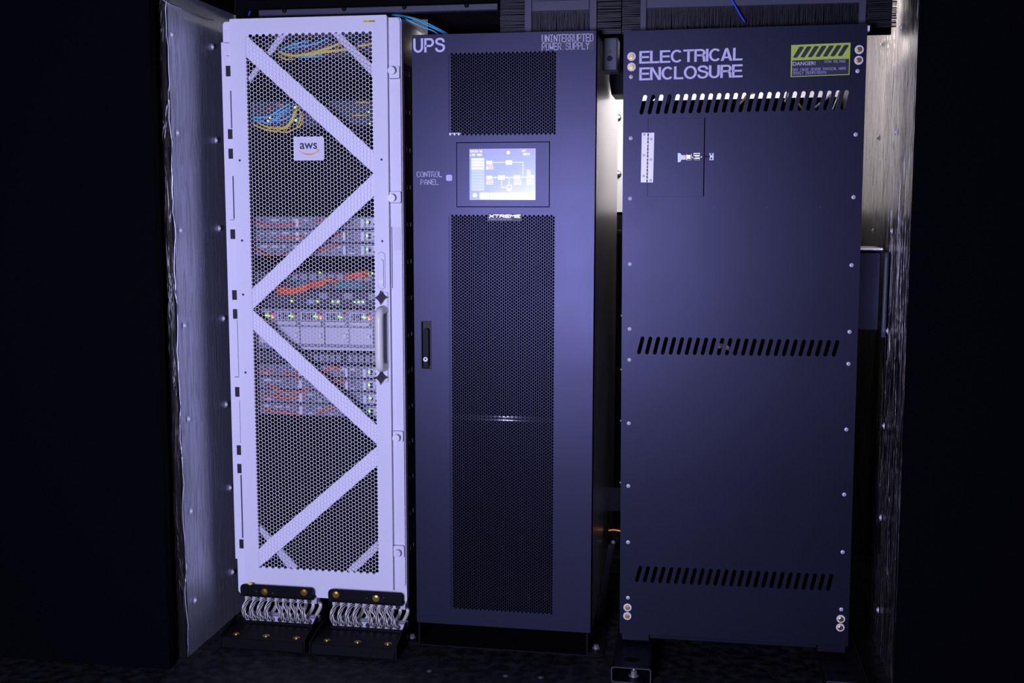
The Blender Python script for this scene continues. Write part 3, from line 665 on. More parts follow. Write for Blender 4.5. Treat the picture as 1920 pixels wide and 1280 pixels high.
for lab, pts, r in (
    ('yellow cable looping up at the right of the middle patch panel', ((516, 240), (533, 240), (542, 234), (549, 222.5), (553.4, 211), (557, 203)), .0050),
    ('thin yellow cable, outermost loop of the middle patch panel', ((525, 246.7), (539.4, 247.5), (553.4, 241), (564, 235), (568, 216)), .0022),
    ('yellow cable sagging from the left edge of the middle patch panel', ((471, 229), (481, 236), (499, 243), (514, 246), (524, 246)), .0026),
    ('yellow cable just above the lower left sagging one', ((484, 230), (495.6, 235.8), (509.7, 240), (517, 240)), .0026),
    ('yellow cable behind the big loop near the green light', ((558, 236), (563, 224), (565, 212), (560, 204)), .0022),
    ('yellow cable sagging left to right at the top of the rack', ((524.5, 97), (537, 102), (556, 104.4), (585.6, 99), (612, 91), (640.5, 81)), .0040),
    ('yellow cable running beneath the other top yellow cable', ((562, 104), (585, 102), (606.8, 98), (648, 93)), .0040),
    ('thin yellow cable lowest at the top left of the rack', ((525, 107), (537, 111.5), (549, 110.8)), .0022),
    ('yellow cable right of the thin corner brace at the top', ((659, 89), (677, 86), (697, 82)), .0036),
    ('short yellow cable, upper one near the right edge above the diagonal', ((668, 192), (680, 191.5), (692, 192)), .0020),
    ('short yellow cable, lower one near the right edge above the diagonal', ((661, 216.5), (672, 216), (684, 216)), .0022)):
    cable(lab, YELLOW, pts, r, group=YG)
for lab, pts, r in (
    ('cyan cable fanning up from the left of the middle patch panel, uppermost', ((466, 221), (486, 220), (505, 218), (522, 207), (541, 196)), .0026),
    ('cyan cable in the middle of the fan on the middle patch panel', ((472, 224), (491.7, 228), (503.4, 230), (525, 217), (539, 207)), .0026),
    ('cyan cable lowest in the fan of the middle patch panel', ((507, 221), (520, 226), (537, 222), (545, 216)), .0026),
    ('cyan cable leaning between the other two of the fan', ((508, 217), (520, 213), (532, 207), (541, 202)), .0022),
    ('cyan cable uppermost at the top of the rack', ((528, 93), (547.7, 84.4), (575, 77)), .0026),
    ('cyan cable crossing the middle of the top patch panel', ((543, 91), (565, 87), (587.8, 83), (613, 73)), .0026),
    ('cyan cable level beneath the top yellow cables', ((563, 107), (583, 106.5), (604, 105)), .0028)):
    cable(lab, CYAN, pts, r, group=CG)

# ============================================================ WIRE ROPE ISOLATORS
def isolator(label, A, B, bolts, small, dx, screws, bar_y, tagpx=None):
    """A/B: px of flange top-left / bottom-right corners"""
    Yf = 3.700
    p0 = atY(A[0], A[1], Yf); p1 = atY(B[0], B[1], Yf); ox = p0.x; W = p1.x - p0.x
    t = thing('wire_rope_isolator', label, 'isolator', Matrix.Translation((ox, Yf, 0)), 'wire rope isolators under the white rack')
    g = lambda px, py, y=0: (atY(px, py, Yf + y).x - ox, atY(px, py, Yf + y).z)
    zt_ = p0.z; zb_ = p1.z
    zlo = zb_ + .0
    b = MB(); out = rrect(0, W, zb_, zt_, .014); b.plate([(x, max(z, zb_)) for x, z in out], [], -.006, -.001); b.box(.0, W, -.006, .30, zb_ - .004, zb_ + .002)
    fl = b.build('top_bracket', BLACK, t)
    for px, py in bolts:
        x, z = g(px, py); b = MB(); b.cyl((x, -.006, z), (x, -.008, z), .0125); b.cyl((x, -.008, z), (x, -.015, z), .0085, n=6, smooth=False); b.cyl((x, -.015, z), (x, -.016, z), .005); b.build('brass_bolt', BRASS, t)
    for px, py in small:
        x, z = g(px, py); b = MB(); b.dome((x, -.006, z), (0, -1, 0), .006, .004); b.build('black_bolt', RUBBER, t)
    if tagpx:
        x, z = g(*tagpx); b = MB(); b.plate([(x - .010, z), (x - .005, z + .005), (x + .007, z + .004), (x + .010, z), (x, z - .005)], [], -.0075, -.006); b.build('yellow_mark', YSTICK, t)
    W0, W1 = .008, W + .006
    zt2 = zb_ - .004; zt1 = zt2 - .020
    zl1 = .068; zl0 = .048
    for nm, a, c in (('upper_bar', zt1, zt2), ('lower_bar', zl0, zl1)):
        b = MB(); b.box(W0, W1, .012, .030, a, c, b=.002); b.box(W0, W1, .034, .052, a, c); br = b.build(nm, ALU, t)
        n = 9; b = MB()
        for i in range(n):
            x = W0 + (W1 - W0) * (i + .75) / (n + .7); b.cyl((x, .012, (a + c) / 2), (x, .0105, (a + c) / 2), .0088, n=14)
        b.build('rope_hole', RUBBER, br)
    zu = (zt1 + zt2) / 2; zl = (zl0 + zl1) / 2; n = 9
    X = [W0 + (W1 - W0) * (i + .75) / (n + .7) for i in range(n)]
    for i in range(n - 1):
        lean = -.010 if i < 4 else .018
        back = i == -1
        x0 = X[i]; x1 = X[i] + (-.003 if i < 4 else .022)
        path = [Vector((x0, .012, zu)), Vector((x0 - .005 + (lean * .1), -.006, zu - .010)), Vector((x0 * .6 + x1 * .4 + lean * .6 - .004, -.020, zu * .60 + zl * .40)), Vector((x0 * .3 + x1 * .7 + lean * .4 - .003, -.020, zu * .3 + zl * .7)), Vector((x1 + .001, -.008, zl + .009)), Vector((x1 + .004, .012, zl))]
        P = catmull(path, 7); b = MB(); m_ = len(P)
        for s_ in range(5):
            q = []
            u = Vector((1, 0, .3)).normalized()
            for k, p in enumerate(P):
                tg = (P[min(k + 1, m_ - 1)] - P[max(k - 1, 0)]).normalized(); u = (u - tg * u.dot(tg)).normalized(); v = tg.cross(u)
                a = 2 * math.pi * s_ / 5 + k * .20; q.append(p + u * (.0060 * math.cos(a)) + v * (.0060 * math.sin(a)))
            b.tube(q, .0017, n=5, sub=1)
        b.tube(P, .0058, n=6, sub=1, mi=1); b.build('rope_loop', [ROPE, RUBBER], t)
    b = MB()
    for i in range(n):
        x = X[i]; path = [Vector((x, .045, zu)), Vector((x + .01, .085, (zu + zl) / 2 + .01)), Vector((x + .015, .085, (zu + zl) / 2 - .01)), Vector((x + .006, .045, zl))]
        b.tube(path, .007, n=7, sub=5)
    b.build('rear_ropes', ROPE, t)
    # base plate with gusset ears and countersunk screws
    PT = .040; s0 = atZ(screws[0][0], screws[0][1] + 8, PT); yf = s0.y - Yf
    b = MB(); b.box(-.02, W + .01, yf, .30, .0, PT, b=.004); b.box(.0, W, .008, .06, PT, zl0 + .0005)
    b.add([(W + .010, yf, .0), (W + .010, yf, .046), (W + .010, .0, .085), (W + .010, .0, .0), (W + .015, yf, .0), (W + .015, yf, .046), (W + .015, .0, .085), (W + .015, .0, .0)],
          [(0, 1, 2, 3), (7, 6, 5, 4), (0, 4, 5, 1), (1, 5, 6, 2), (2, 6, 7, 3)])
    b.add([(-.025, yf, .0), (-.025, yf, .044), (-.025, .0, .070), (-.025, .0, .0), (-.020, yf, .0), (-.020, yf, .044), (-.020, .0, .070), (-.020, .0, .0)],
          [(0, 1, 2, 3), (7, 6, 5, 4), (0, 4, 5, 1), (1, 5, 6, 2), (2, 6, 7, 3)])
    bp = b.build('base_plate', BLACK, t)
    for px, py in screws:
        p = atZ(px, py, PT); x, y = p.x - ox, p.y - Yf
        b = MB(); b.cyl((x, y, PT), (x, y, PT + .0015), .0125, n=18); b.cyl((x, y, PT + .0015), (x, y, PT + .004), .010, .006, n=18); b.cyl((x, y, PT + .004), (x, y, PT + .0043), .0035, n=6); b.build('floor_screw', BRASS, bp)
isolator('wire rope isolator under the white rack with a yellow mark on its bracket', (451.5, 1093.5), (588, 1122), ((497.5, 1107.8), (571.4, 1109)), ((482, 1107.4), (513, 1111)), 0, ((443, 1188), (499, 1192), (556, 1196)), 0, (470, 1093))
isolator('wire rope isolator at the right under the white rack, beside the dark cabinet', (616, 1103), (755, 1133), ((631, 1113), (706, 1120)), ((688.5, 1120.5), (720, 1120)), 0, ((613, 1200), (671, 1203.6), (727.6, 1207)), 0)

# ============================================================ DARK MIDDLE CABINET
ups = thing('power_supply_cabinet', 'tall dark cabinet marked UPS with a glowing touch screen', 'cabinet', UP.M)
UW, UH, UD = .6111, 2.0, .95
def door_rect(px0, py0, px1, py1, d=0):
    q = rectp(UP, px0, py1, px1, py0, d); return (min(q[:2]), max(q[:2]), min(q[2:]), max(q[2:]))
sxu, szu = .00725, .0105
P1 = (.1287, .1287 + 48 * sxu, .2403 + 1.4375, .4977 + 1.4375); P2 = (.1272, .1272 + 48 * sxu, .0604, 1.4102)
n1 = int(round((P1[3] - P1[2]) / szu)); n2 = int(round((P2[3] - P2[2]) / szu))
br = rectp(UP, 915.5, 413.5, 977.5, 402); br = (min(br[:2]), max(br[:2]), min(br[2:]), max(br[2:]))
m = MB(); H1 = []
for (a, b_, c, e), nr in ((P1, n1), (P2, n2)):
    perf(m, a, c, 49, nr, sxu, szu, .83, .001, .0012, rnd=True, skip=(lambda x, z: br[0] < x < br[1] and br[2] < z < br[3]))
    H1.append(R4(a - sxu * .72, b_ + sxu * .72, c - szu * .55, c + (nr - 1) * szu + szu * 1.05))
hn = rectp(UP, 789, 692, 809.5, 601); hn = (min(hn[:2]), max(hn[:2]), min(hn[2:]), max(hn[2:]))
dsp = (.1499, .4621, 1.4375 + .0010, 1.4375 + .2138)
H1.append(R4(hn[0], hn[1], hn[2], hn[3])); H1.append(R4(dsp[0], dsp[1], dsp[2], dsp[3]))
m.plate(rrect(.002, UW - .002, .0, UH, .003), H1, -.0003, .022)
ud = m.build('door', BLUEBLK, ups)
# body shell
m = MB(); m.box(0, .018, .026, UD, 0, UH - .004); m.build('side_panel', BLACK, ups)
m = MB(); m.box(UW - .018, UW, .026, UD, 0, UH - .004); m.build('side_panel', BRUSHED, ups)
m = MB(); m.box(UW - .004, UW, .022, .032, 0, UH - .004); m.box(0, .004, .022, .032, 0, UH - .004); m.build('door_gasket', MATTE, ups)
m = MB(); m.box(0, UW, .026, UD, UH - .004, UH); m.build('roof', BLACK, ups)
m = MB(); m.box(.018, UW - .018, .026, UD, 0, .02); m.build('bottom_panel', BLACK, ups)
m = MB(); m.box(.018, UW - .018, UD - .02, UD, .02, UH - .004); m.build('back_panel', MATTE, ups)
m = MB(); m.box(.018, .020, .03, UD - .02, .02, UH - .004); m.box(UW - .020, UW - .018, .03, UD - .02, .02, UH - .004); m.build('added_lining', MATTE, ups)  # matt black sheets added because the inside came out too light
m = MB(); m.box(P1[0] - .012, P1[0] + .003, .006, .02, .03, UH - .03); m.build('inner_flange', BLUEBLK, ups)
m = MB(); m.box(P1[0] - .004, P1[0] + .036, .004, .008, P1[2] - .005, P1[2] + .0045); m.build('inner_clip', ZINC, ups)
q = door_rect(842, 777.5, 1046, 790.5, .03)
m = MB(); zc = (q[2] + q[3]) / 2; m.cyl((.10, .030, zc + .006), (.51, .030, zc + .006), .0052, n=12); m.cyl((.10, .030, zc - .0065), (.51, .030, zc - .0065), .0052, n=12)
m.build('cross_rail', STEEL, ups)
# display
b = MB(); b.plate(R4(dsp[0] + .0028, dsp[1] - .0028, dsp[2] + .0028, dsp[3] - .0028), [], -.002, .02); dp = b.build('display_bezel', BLUEBLK, ups)
q = door_rect(880.3, 279.1, 1004, 374.8, -.002); b = MB(); b.plate(R4(*q), [], -.0026, -.0015); sc = b.build('screen', SCR, dp)
SX = lambda px: UP.P(px, 330, -.003)[0]; SZ = lambda py: UP.P(942, py, -.003)[1]
def srect(mb, x0, y0, x1, y1, y=-.0030): mb.box(SX(x0), SX(x1), y, y + .0002, SZ(y1), SZ(y0))
b = MB(); srect(b, 880.5, 279.3, 1003.8, 292.5, -.0029); b.build('screen_header', SCRH, sc)
b = MB()
Z = lambda x, y: (850 + x / 8.826, 255 + y / 8.828)
for x0_, y0_, x1_, y1_ in ((300, 365, 512, 403), (300, 412, 512, 452), (300, 462, 512, 500), (300, 510, 512, 552), (545, 408, 645, 465), (866, 402, 970, 474), (545, 658, 645, 712), (740, 650, 850, 722),
                           (998, 650, 1106, 712), (1210, 648, 1334, 706), (438, 936, 590, 1043), (600, 936, 750, 1043), (758, 936, 905, 1043), (915, 936, 1066, 1043), (1074, 936, 1226, 1043),
                           (650, 433, 858, 441), (972, 433, 1156, 441), (1148, 433, 1156, 684), (1120, 678, 1210, 688), (645, 680, 740, 690), (850, 680, 998, 690), (918, 690, 926, 800), (795, 735, 803, 850), (795, 843, 885, 853),
                           (883, 808, 970, 820), (883, 866, 970, 878), (883, 808, 893, 878), (960, 808, 970, 878), (900, 890, 952, 908),
                           (545, 506, 580, 553), (590, 506, 624, 520), (634, 506, 660, 520), (590, 534, 624, 548), (634, 534, 660, 548),
                           (545, 756, 580, 800), (590, 756, 624, 770), (634, 756, 660, 770), (590, 784, 624, 798), (634, 784, 660, 798),
                           (1004, 760, 1038, 808), (1046, 766, 1126, 778), (1046, 790, 1126, 802), (1214, 760, 1250, 808), (1256, 766, 1334, 778), (1256, 790, 1334, 802), (1214, 600, 1282, 612), (1214, 625, 1282, 637), (1240, 1040, 1350, 1050)):
    (xa, ya), (xb, yb2) = Z(x0_, y0_), Z(x1_, y1_); srect(b, xa, ya, xb, yb2)
for cx, cy, rr in ((909, 275, 29), (355, 980, 34), (695, 685, 14), (885, 685, 14), (1135, 684, 14)):
    xa, ya = Z(cx, cy); b.cyl((SX(xa), -.0026, SZ(ya)), (SX(xa), -.0031, SZ(ya)), rr / 8.83 * .00178, n=18)
for text, x0_, y0_, x1_, y1_ in (('SYSTEM ON', 280, 237, 476, 266), ('UPS', 1133, 232, 1196, 262), ('60KTA', 1158, 286, 1262, 318), ('13:36', 1244, 990, 1348, 1022), ('LINE MODE', 280, 292, 476, 324)):
    (xa, ya), (xb, yb2) = Z(x0_, y0_), Z(x1_, y1_); strokes(b, text, SX(xa), SX(xb), SZ(yb2), SZ(ya), -.0031, .0011)
b.build('screen_graphics', SCRW, sc)
b = MB()
for k in range(7):
    (xa, ya), (xb, yb2) = Z(300, 560 + 50 * k), Z(512, 604 + 50 * k); srect(b, xa, ya, xb, yb2)
b.build('screen_list', SCRG, sc)
b = MB()
for x0_, y0_, x1_, y1_ in ((548, 472, 662, 498), (548, 720, 662, 748), (1002, 722, 1124, 750), (1212, 718, 1330, 750), (1214, 558, 1278, 590)):
    (xa, ya), (xb, yb2) = Z(x0_, y0_), Z(x1_, y1_); srect(b, xa, ya, xb, yb2)
b.build('screen_marks', SCRR, sc)
b = MB(); b.plate(R4(hn[0], hn[1], hn[2], hn[3]), [], .016, .021); b.plate(rrect(hn[0], hn[1], hn[2], hn[3], .004), [rrect(hn[0] + .003, hn[1] - .003, hn[2] + .003, hn[3] - .003, .004)], -.002, .018)
hd = b.build('handle_recess', RUBBER, ud)
b = MB(); b.plate(rrect(hn[0] + .009, hn[1] - .010, hn[2] + .006, hn[3] - .026, .007), [], -.006, .010); b.build('handle_lever', BLACK, hd)
b = MB(); x, z = UP.P(797.7, 673.5, -.008); b.cyl((x, -.006, z), (x, -.0085, z), .0078, n=20); b.build('lock_barrel', ZINC, hd)
b = MB(); b.cyl((x, -.0085, z + .001), (x, -.0088, z + .001), .0035, n=12); b.build('keyhole', INK, hd)
# lettering
b = MB(); grotesque(b, 'UPS', *door_rect(775, 72.3, 834.5, 97.6), -.0012); b.build('ups_lettering', PRINT, ud)
q = door_rect(1015, 64, 1113.5, 93); b = MB(); b.plate(R4(*q), [], -.0009, -.0003); fm = b.build('lettering_film', PRINTBG, ud)
b = MB(); a = door_rect(1016.7, 66, 1112, 77); strokes(b, 'UNINTERRUPTED', a[0], a[1], a[2], a[3], -.0014, .0021)
a = door_rect(1016.7, 81.5, 1104.5, 92); strokes(b, 'POWER SUPPLY', a[0], a[1], a[2], a[3], -.0014, .0019); b.build('title_lettering', PRINT, fm)
b = MB(); a = door_rect(782, 322, 828.5, 331.3); strokes(b, 'CONTROL', a[0], a[1], a[2], a[3], -.0012, .0021)
a = door_rect(789, 336.7, 822, 345.8); strokes(b, 'PANEL', a[0], a[1], a[2], a[3], -.0012, .0019); b.build('panel_lettering', PRINT, ud)
b = MB(); a = door_rect(836.5, 327.5, 848, 339); b.plate(rrect(*a, .005), [], -.0009, -.0003); b.build('square_mark', PRINT, ud)
b = MB(); b.plate(rrect(br[0] - .002, br[1] + .002, br[2] - .002, br[3] + .002, .002), [], -.0025, .001); bg = b.build('maker_badge', PRINTBG, ud)
b = MB(); a = door_rect(917.5, 402.6, 975, 407.6, -.003); strokes(b, 'XTREME', a[0], a[1], a[2], a[3], -.0030, .0018, adv=4.9, slant=.12); b.build('badge_lettering', mat('silver_print', (.80, .80, .90), .3, .3, bump=.02), bg)
a = door_rect(917, 408.8, 959.5, 412, -.003); letters('badge_small_lettering', 'Power Conversion', a[0], a[1], a[2], a[3], -.0030, PRINT, bg)
# floor brackets and base sheet
def bracket(label, px0, px1, py, bolt):
    p0 = atZ(px0, py, .0); p1 = atZ(px1, py, 0)
    t = thing('floor_bracket', label, 'bracket', Matrix.Translation((p0.x, p0.y, 0)), 'steel floor brackets of the middle cabinet')
    w_ = p1.x - p0.x
    b = MB(); b.box(0, w_, 0, .12, .0035, .0085, b=.001)
    side = w_ - .005 if bolt[2] > 0 else 0
    b.box(side, side + .005, 0, .12, .0085, .078); b.build('angle', BLACK, t)
    p = atZ(bolt[0], bolt[1], .014) - p0
    b = MB(); b.cyl((p.x, p.y, .0085), (p.x, p.y, .0105), .013); b.cyl((p.x, p.y, .0105), (p.x, p.y, .021), .009, n=6, smooth=False); b.build('hex_bolt', BOLT, t)
m = MB(); a = atZ(759, 1207); b_ = atZ(1127, 1230); m.box(a.x, b_.x, a.y + .002, a.y + .90, .0, .0035); tag(m.build('base_sheet', BLACK, recenter=True), 'thin black steel base sheet on the floor under the middle cabinet', 'base plate')
bracket('steel floor bracket with a bolt at the left foot of the middle cabinet', 757, 789, 1206, (773, 1192, 1))
bracket('steel floor bracket with a bolt at the right foot of the middle cabinet', 1099, 1131, 1228, (1118, 1212, -1))

# ============================================================ ELECTRICAL ENCLOSURE
enc = thing('electrical_enclosure', 'wide dark electrical enclosure with slanted vent slots, next to the right foil wall', 'enclosure', EL.M)
EWd, EH, ED = .7481, 1.9908, .62
def erect(px0, py0, px1, py1, d=0):
    q = rectp(EL, px0, py1, px1, py0, d); return (min(q[:2]), max(q[:2]), min(q[2:]), max(q[2:]))
slots = []
for (t0, b0, t1, b1) in (((1209.6, 181.5), (1202.6, 211), (1587.6, 172.5), (1579.6, 202)), ((1204.8, 634), (1198, 660.6), (1570, 641), (1563, 665)), ((1200.8, 1063.5), (1194, 1087.5), (1559, 1079), (1552.5, 1104))):
    T0, B0, T1, B1 = (EL.P(*q) for q in (t0, b0, t1, b1))
    for i in range(25):
        k = i / 24; p = (B0[0] + (B1[0] - B0[0]) * k, B0[1] + (B1[1] - B0[1]) * k); q = (T0[0] + (T1[0] - T0[0]) * k, T0[1] + (T1[1] - T0[1]) * k)
        slots.append(stadium(p, q, .0062))
ad = erect(1214.5, 222, 1322, 366)
a_tl = EL.P(1214.8, 221.5); a_tr = EL.P(1322.6, 221.5); a_br = EL.P(1320, 368.5); a_bl = EL.P(1213.6, 368.5)
ax0 = (a_tl[0] + a_bl[0]) / 2; ax1 = (a_tr[0] + a_br[0]) / 2; az0 = (a_bl[1] + a_br[1]) / 2; az1 = (a_tl[1] + a_tr[1]) / 2
m = MB(); m.plate(R4(0, EWd, 0, EH - .032), slots + [R4(ax0, ax1, az0, az1)], 0, .003)
fp = m.build('front_panel', BLUEBLK2, enc)
m = MB(); m.plate(R4(ax0 + .0012, ax1 - .0034, az0 + .0004, az1 - .0004), [], .0004, .003); adr = m.build('access_door', BLUEBLK2, enc)
m = MB(); m.box(ax0 - .005, ax1 + .005, .004, .008, az0 - .005, az1 + .005); m.build('door_backing', MATTE, enc)
m = MB(); m.box(0, EWd, -.003, .30, EH - .032, EH); m.build('top_cap', BLUEBLK2, enc)
m = MB(); m.box(0, .003, .003, ED, 0, EH - .032); m.build('side_panel', STEEL, enc)
m = MB(); m.box(EWd - .003, EWd, .003, ED, 0, EH - .032); m.build('side_panel', BLACK, enc)
lb = EL.P(1400, 187)[1]
zbk = (EL.P(1400, 185.5, ED)[1])
m = MB(); m.box(.003, EWd - .003, ED - .01, ED, 0, zbk); m.build('back_panel', MATTE, enc)
m = MB(); m.box(.003, EWd - .003, .003, ED, 0, .01); m.build('bottom_panel', MATTE, enc)
# small flange tabs below
f1 = EL.P(1218, 1187)[0]; f2 = EL.P(1531, 1210)[0]
m = MB(); m.box(f1, f2, .001, .012, -.012, 0, b=.002); m.box(.008, f1 - .003, .004, .02, -.022, 0); m.box(f2 + .003, EWd - .008, .002, .02, -.024, 0, b=.002); m.build('bottom_flange', BLUEBLK2, enc)
m = MB(); a = EL.P(1630, 50)[0]; m.box(EWd, EWd + .007, -.002, .03, EH - .022, EH - .006); m.build('side_clip', ZINC, enc)
def screw(px, py, big=False):
    x, z = EL.P(px, py, -.002)
    if big:
        b = MB(); b.cyl((x, 0, z), (x, -.0022, z), .0135, n=24); ws = b.build('white_washer', WHITE, enc)
        b = MB(); b.cyl((x, -.0022, z), (x, -.006, z), .0082, n=20); b.cyl((x, -.006, z), (x, -.0105, z), .0062, n=6, smooth=False); b.build('brass_bolt', BRASS, ws)
    else:
        b = MB(); b.dome((x, 0, z), (0, -1, 0), .0066, .0030); sc_ = b.build('screw', ZINC, enc)
        b = MB(); b.box(x - .0026, x + .0026, -.0036, -.0028, z - .0006, z + .0006); b.box(x - .0006, x + .0006, -.0036, -.0028, z - .0026, z + .0026); b.build('screw_cross', INK, sc_)
for p in ((1184, 106), (1184, 125.5), (1611, 93), (1610, 113), (1176.5, 1138.5), (1176, 1154.5), (1576.5, 1160), (1575.5, 1176)): screw(*p, big=True)
for p in ((1183, 144), (1182.5, 259), (1181.5, 372), (1181, 495), (1180.5, 616.5), (1180, 674.5), (1179, 793.5), (1178, 911), (1177.5, 1016.5), (1177.3, 1120.5), (1608, 133), (1604.5, 252), (1600.5, 369.5), (1596.8, 497), (1593, 622), (1591, 682), (1587, 805), (1583, 927), (1580, 1035), (1577.5, 1142.5)): screw(*p)
b = MB()
for px, py in ((1240.6, 390.3), (1338.3, 389.6), (1437.6, 388.9), (1537.5, 388)):
    x, z = EL.P(px, py); b.cyl((x, -.0006, z), (x, .0005, z), .0032, n=12)
b.build('small_hole', INK, enc)
# edge pins on the left side
b = MB()
for py in (592, 693, 789, 905):
    x, z = EL.P(1163.5, py); b.dome((-.0005, .006, z), (-1, 0, 0), .003, .003)
b.build('side_pin', ZINC, enc)
# lettering
a = erect(1198.6, 95.5, 1392.5, 119.5)
def elet(text, x0_, x1_, yl_top, yl_bot, yr_top, yr_bot):
    L0 = EL.P(x0_, yl_bot); L1 = EL.P(x0_, yl_top); R0 = EL.P(x1_, yr_bot); R1 = EL.P(x1_, yr_top)
    b = MB(); grotesque(b, text, L0[0], R0[0], L0[1], (L1[1] - L0[1] + R1[1] - R0[1]) / 2 + L0[1], -.0006, dz=R0[1] - L0[1], gap=.03); b.build('title_lettering', PRINT, fp)
elet('ELECTRICAL', 1198.6, 1392, 95.6, 119.4, 89.6, 113)
elet('ENCLOSURE', 1198.6, 1392, 126.4, 150.8, 120.8, 144.8)
# danger label
c = [EL.P(*q) for q in ((1483.5, 84.5), (1594.8, 80), (1592.5, 140.3), (1482.3, 144.5))]
b = MB(); b.plate([c[3], c[2], c[1], c[0]], [], -.0010, 0); dl = b.build('danger_label', LIME, enc)
k0 = [EL.P(*q) for q in ((1485.8, 113.3), (1592, 110.2), (1591, 139), (1484.4, 143))]
b = MB(); b.plate([k0[3], k0[2], k0[1], k0[0]], [], -.0016, -.0010)
def lp(x, y): return EL.P(1420 + x / 6.4, 30 + y / 6.4)
for i in range(7):
    o = i * 89.5; dy = -i * 3.4
    pts = [lp(x + o, y + dy) for x, y in ((428, 500), (434, 484), (500, 376), (512, 368), (558, 368), (556, 384), (484, 492), (470, 502))]
    b.plate(pts, [], -.0016, -.0010)
b.build('label_black_areas', PRINTBG if False else mat('label_black', (.016, .017, .035), .5, bump=.03), dl)
def lrect(x0_, y0_, x1_, y1_):
    p = lp(x0_, y1_); q = lp(x1_, y0_); return p[0], q[0], p[1], q[1]
b = MB()
def lst(text, x0_, x1_, ytl, ybl, ybr, th=.0012):
    p0 = lp(x0_, ybl); p1 = lp(x0_, ytl); q0 = lp(x1_, ybr); strokes(b, text, p0[0], q0[0], p0[1], p1[1], -.0019, th, dz=q0[1] - p0[1])
lst('HIGH VOLTAGE', 806, 1056, 534, 562, 556, .0011); lst('MAY CAUSE SEVERE PHYSICAL HARM', 430, 1058, 632, 662, 643, .0011); lst('BODILY INJURY/DEATH', 430, 824, 672, 702, 692, .0011)
b.build('label_small_lettering', PRINTD, dl)
p0 = lp(428, 596); p1 = lp(428, 552); q0 = lp(696, 588)
letters('label_lettering', 'DANGER!', p0[0], q0[0], p0[1], p1[1], -.0019, PRINT, dl, bold=.008, dz=q0[1] - p0[1])
# hinge
def zp(x, y): return EL.P(1160 + x / 6.4, 200 + y / 6.4, -.002)
b = MB(); b.plate([zp(265, 908), zp(412, 908), zp(428, 312), zp(278, 312)], [], -.0018, .0004); hg = b.build('hinge', ZINC, enc)
p, q = zp(340, 905), zp(354, 314); b = MB()
for k in range(7):
    a, c_ = k / 7, (k + .93) / 7; b.cyl((p[0] + (q[0] - p[0]) * a, -.003, p[1] + (q[1] - p[1]) * a), (p[0] + (q[0] - p[0]) * c_, -.003, p[1] + (q[1] - p[1]) * c_), .0021, n=10)
b.build('hinge_knuckles', STEEL, hg)
b = MB()
for x, y in ((307, 334), (303, 584), (300, 831), (391, 387), (387, 635), (383, 883)):
    x, z = zp(x, y); b.cyl((x, -.0018, z), (x, -.0024, z), .0036, n=14)
b.build('hinge_screw', BLACK, hg)
b = MB()
for x, y in ((307, 334), (303, 584), (300, 831), (391, 387), (387, 635), (383, 883)):
    x, z = zp(x, y); b.cyl((x, -.0024, z), (x, -.0030, z), .0022, n=14)
b.build('hinge_screw_core', ZINC, hg)
# toggle latch
def tp(x, y): return EL.P(1260 + x / 21.33, 270 + y / 21.33, -.006)
b = MB(); b.plate([tp(232, 722), tp(330, 722), tp(385, 625), tp(560, 620), tp(560, 440), tp(390, 445), tp(335, 362), tp(230, 362)], [], -.0075, -.004)
lt = b.build('toggle_latch', ZINC, enc)
b = MB(); b.plate([tp(580, 640), tp(1110, 640), tp(1110, 360), tp(920, 360), tp(780, 385), tp(580, 410)], [[tp(740, 440), tp(740, 600), tp(780, 600), tp(780, 440)], [tp(860, 450), tp(860, 590), tp(930, 540), tp(930, 490)]], -.005, -.0005); b.build('latch_base', STEEL, lt)
b = MB(); p, q = tp(820, 380), tp(820, 665); b.cyl((p[0], -.0085, p[1]), (q[0], -.0085, q[1]), .0020, n=10)
for yy in (415, 615):
    p, q = tp(600, yy), tp(1090, yy); b.cyl((p[0], -.007, p[1]), (q[0], -.007, q[1]), .0016, n=8)
p, q = tp(930, 520), tp(1500, 500); b.cyl((p[0], -.0065, p[1]), (q[0], -.0065, q[1]), .0016, n=8); b.build('latch_rod', STEEL, lt)
b = MB(); b.plate([tp(1490, 640), tp(1665, 640), tp(1665, 362), tp(1490, 362), tp(1520, 500)], [], -.0035, 0); kp = b.build('latch_keeper', ZINC, enc)
b = MB()
for x, y in ((1578, 405), (1570, 575)):
    x, z = tp(x, y); b.cyl((x, -.0035, z), (x, -.0045, z), .0032, n=12)
b.build('keeper_screw', GREYD, kp)
# things seen through the slots
def seen(name, label, cat, m_, pts, r, Y, group=None):
    b = MB(); b.tube([atY(x, y, Y) for x, y in pts], r, n=8); return tag(b.build(name, m_, recenter=True), label, cat, group)
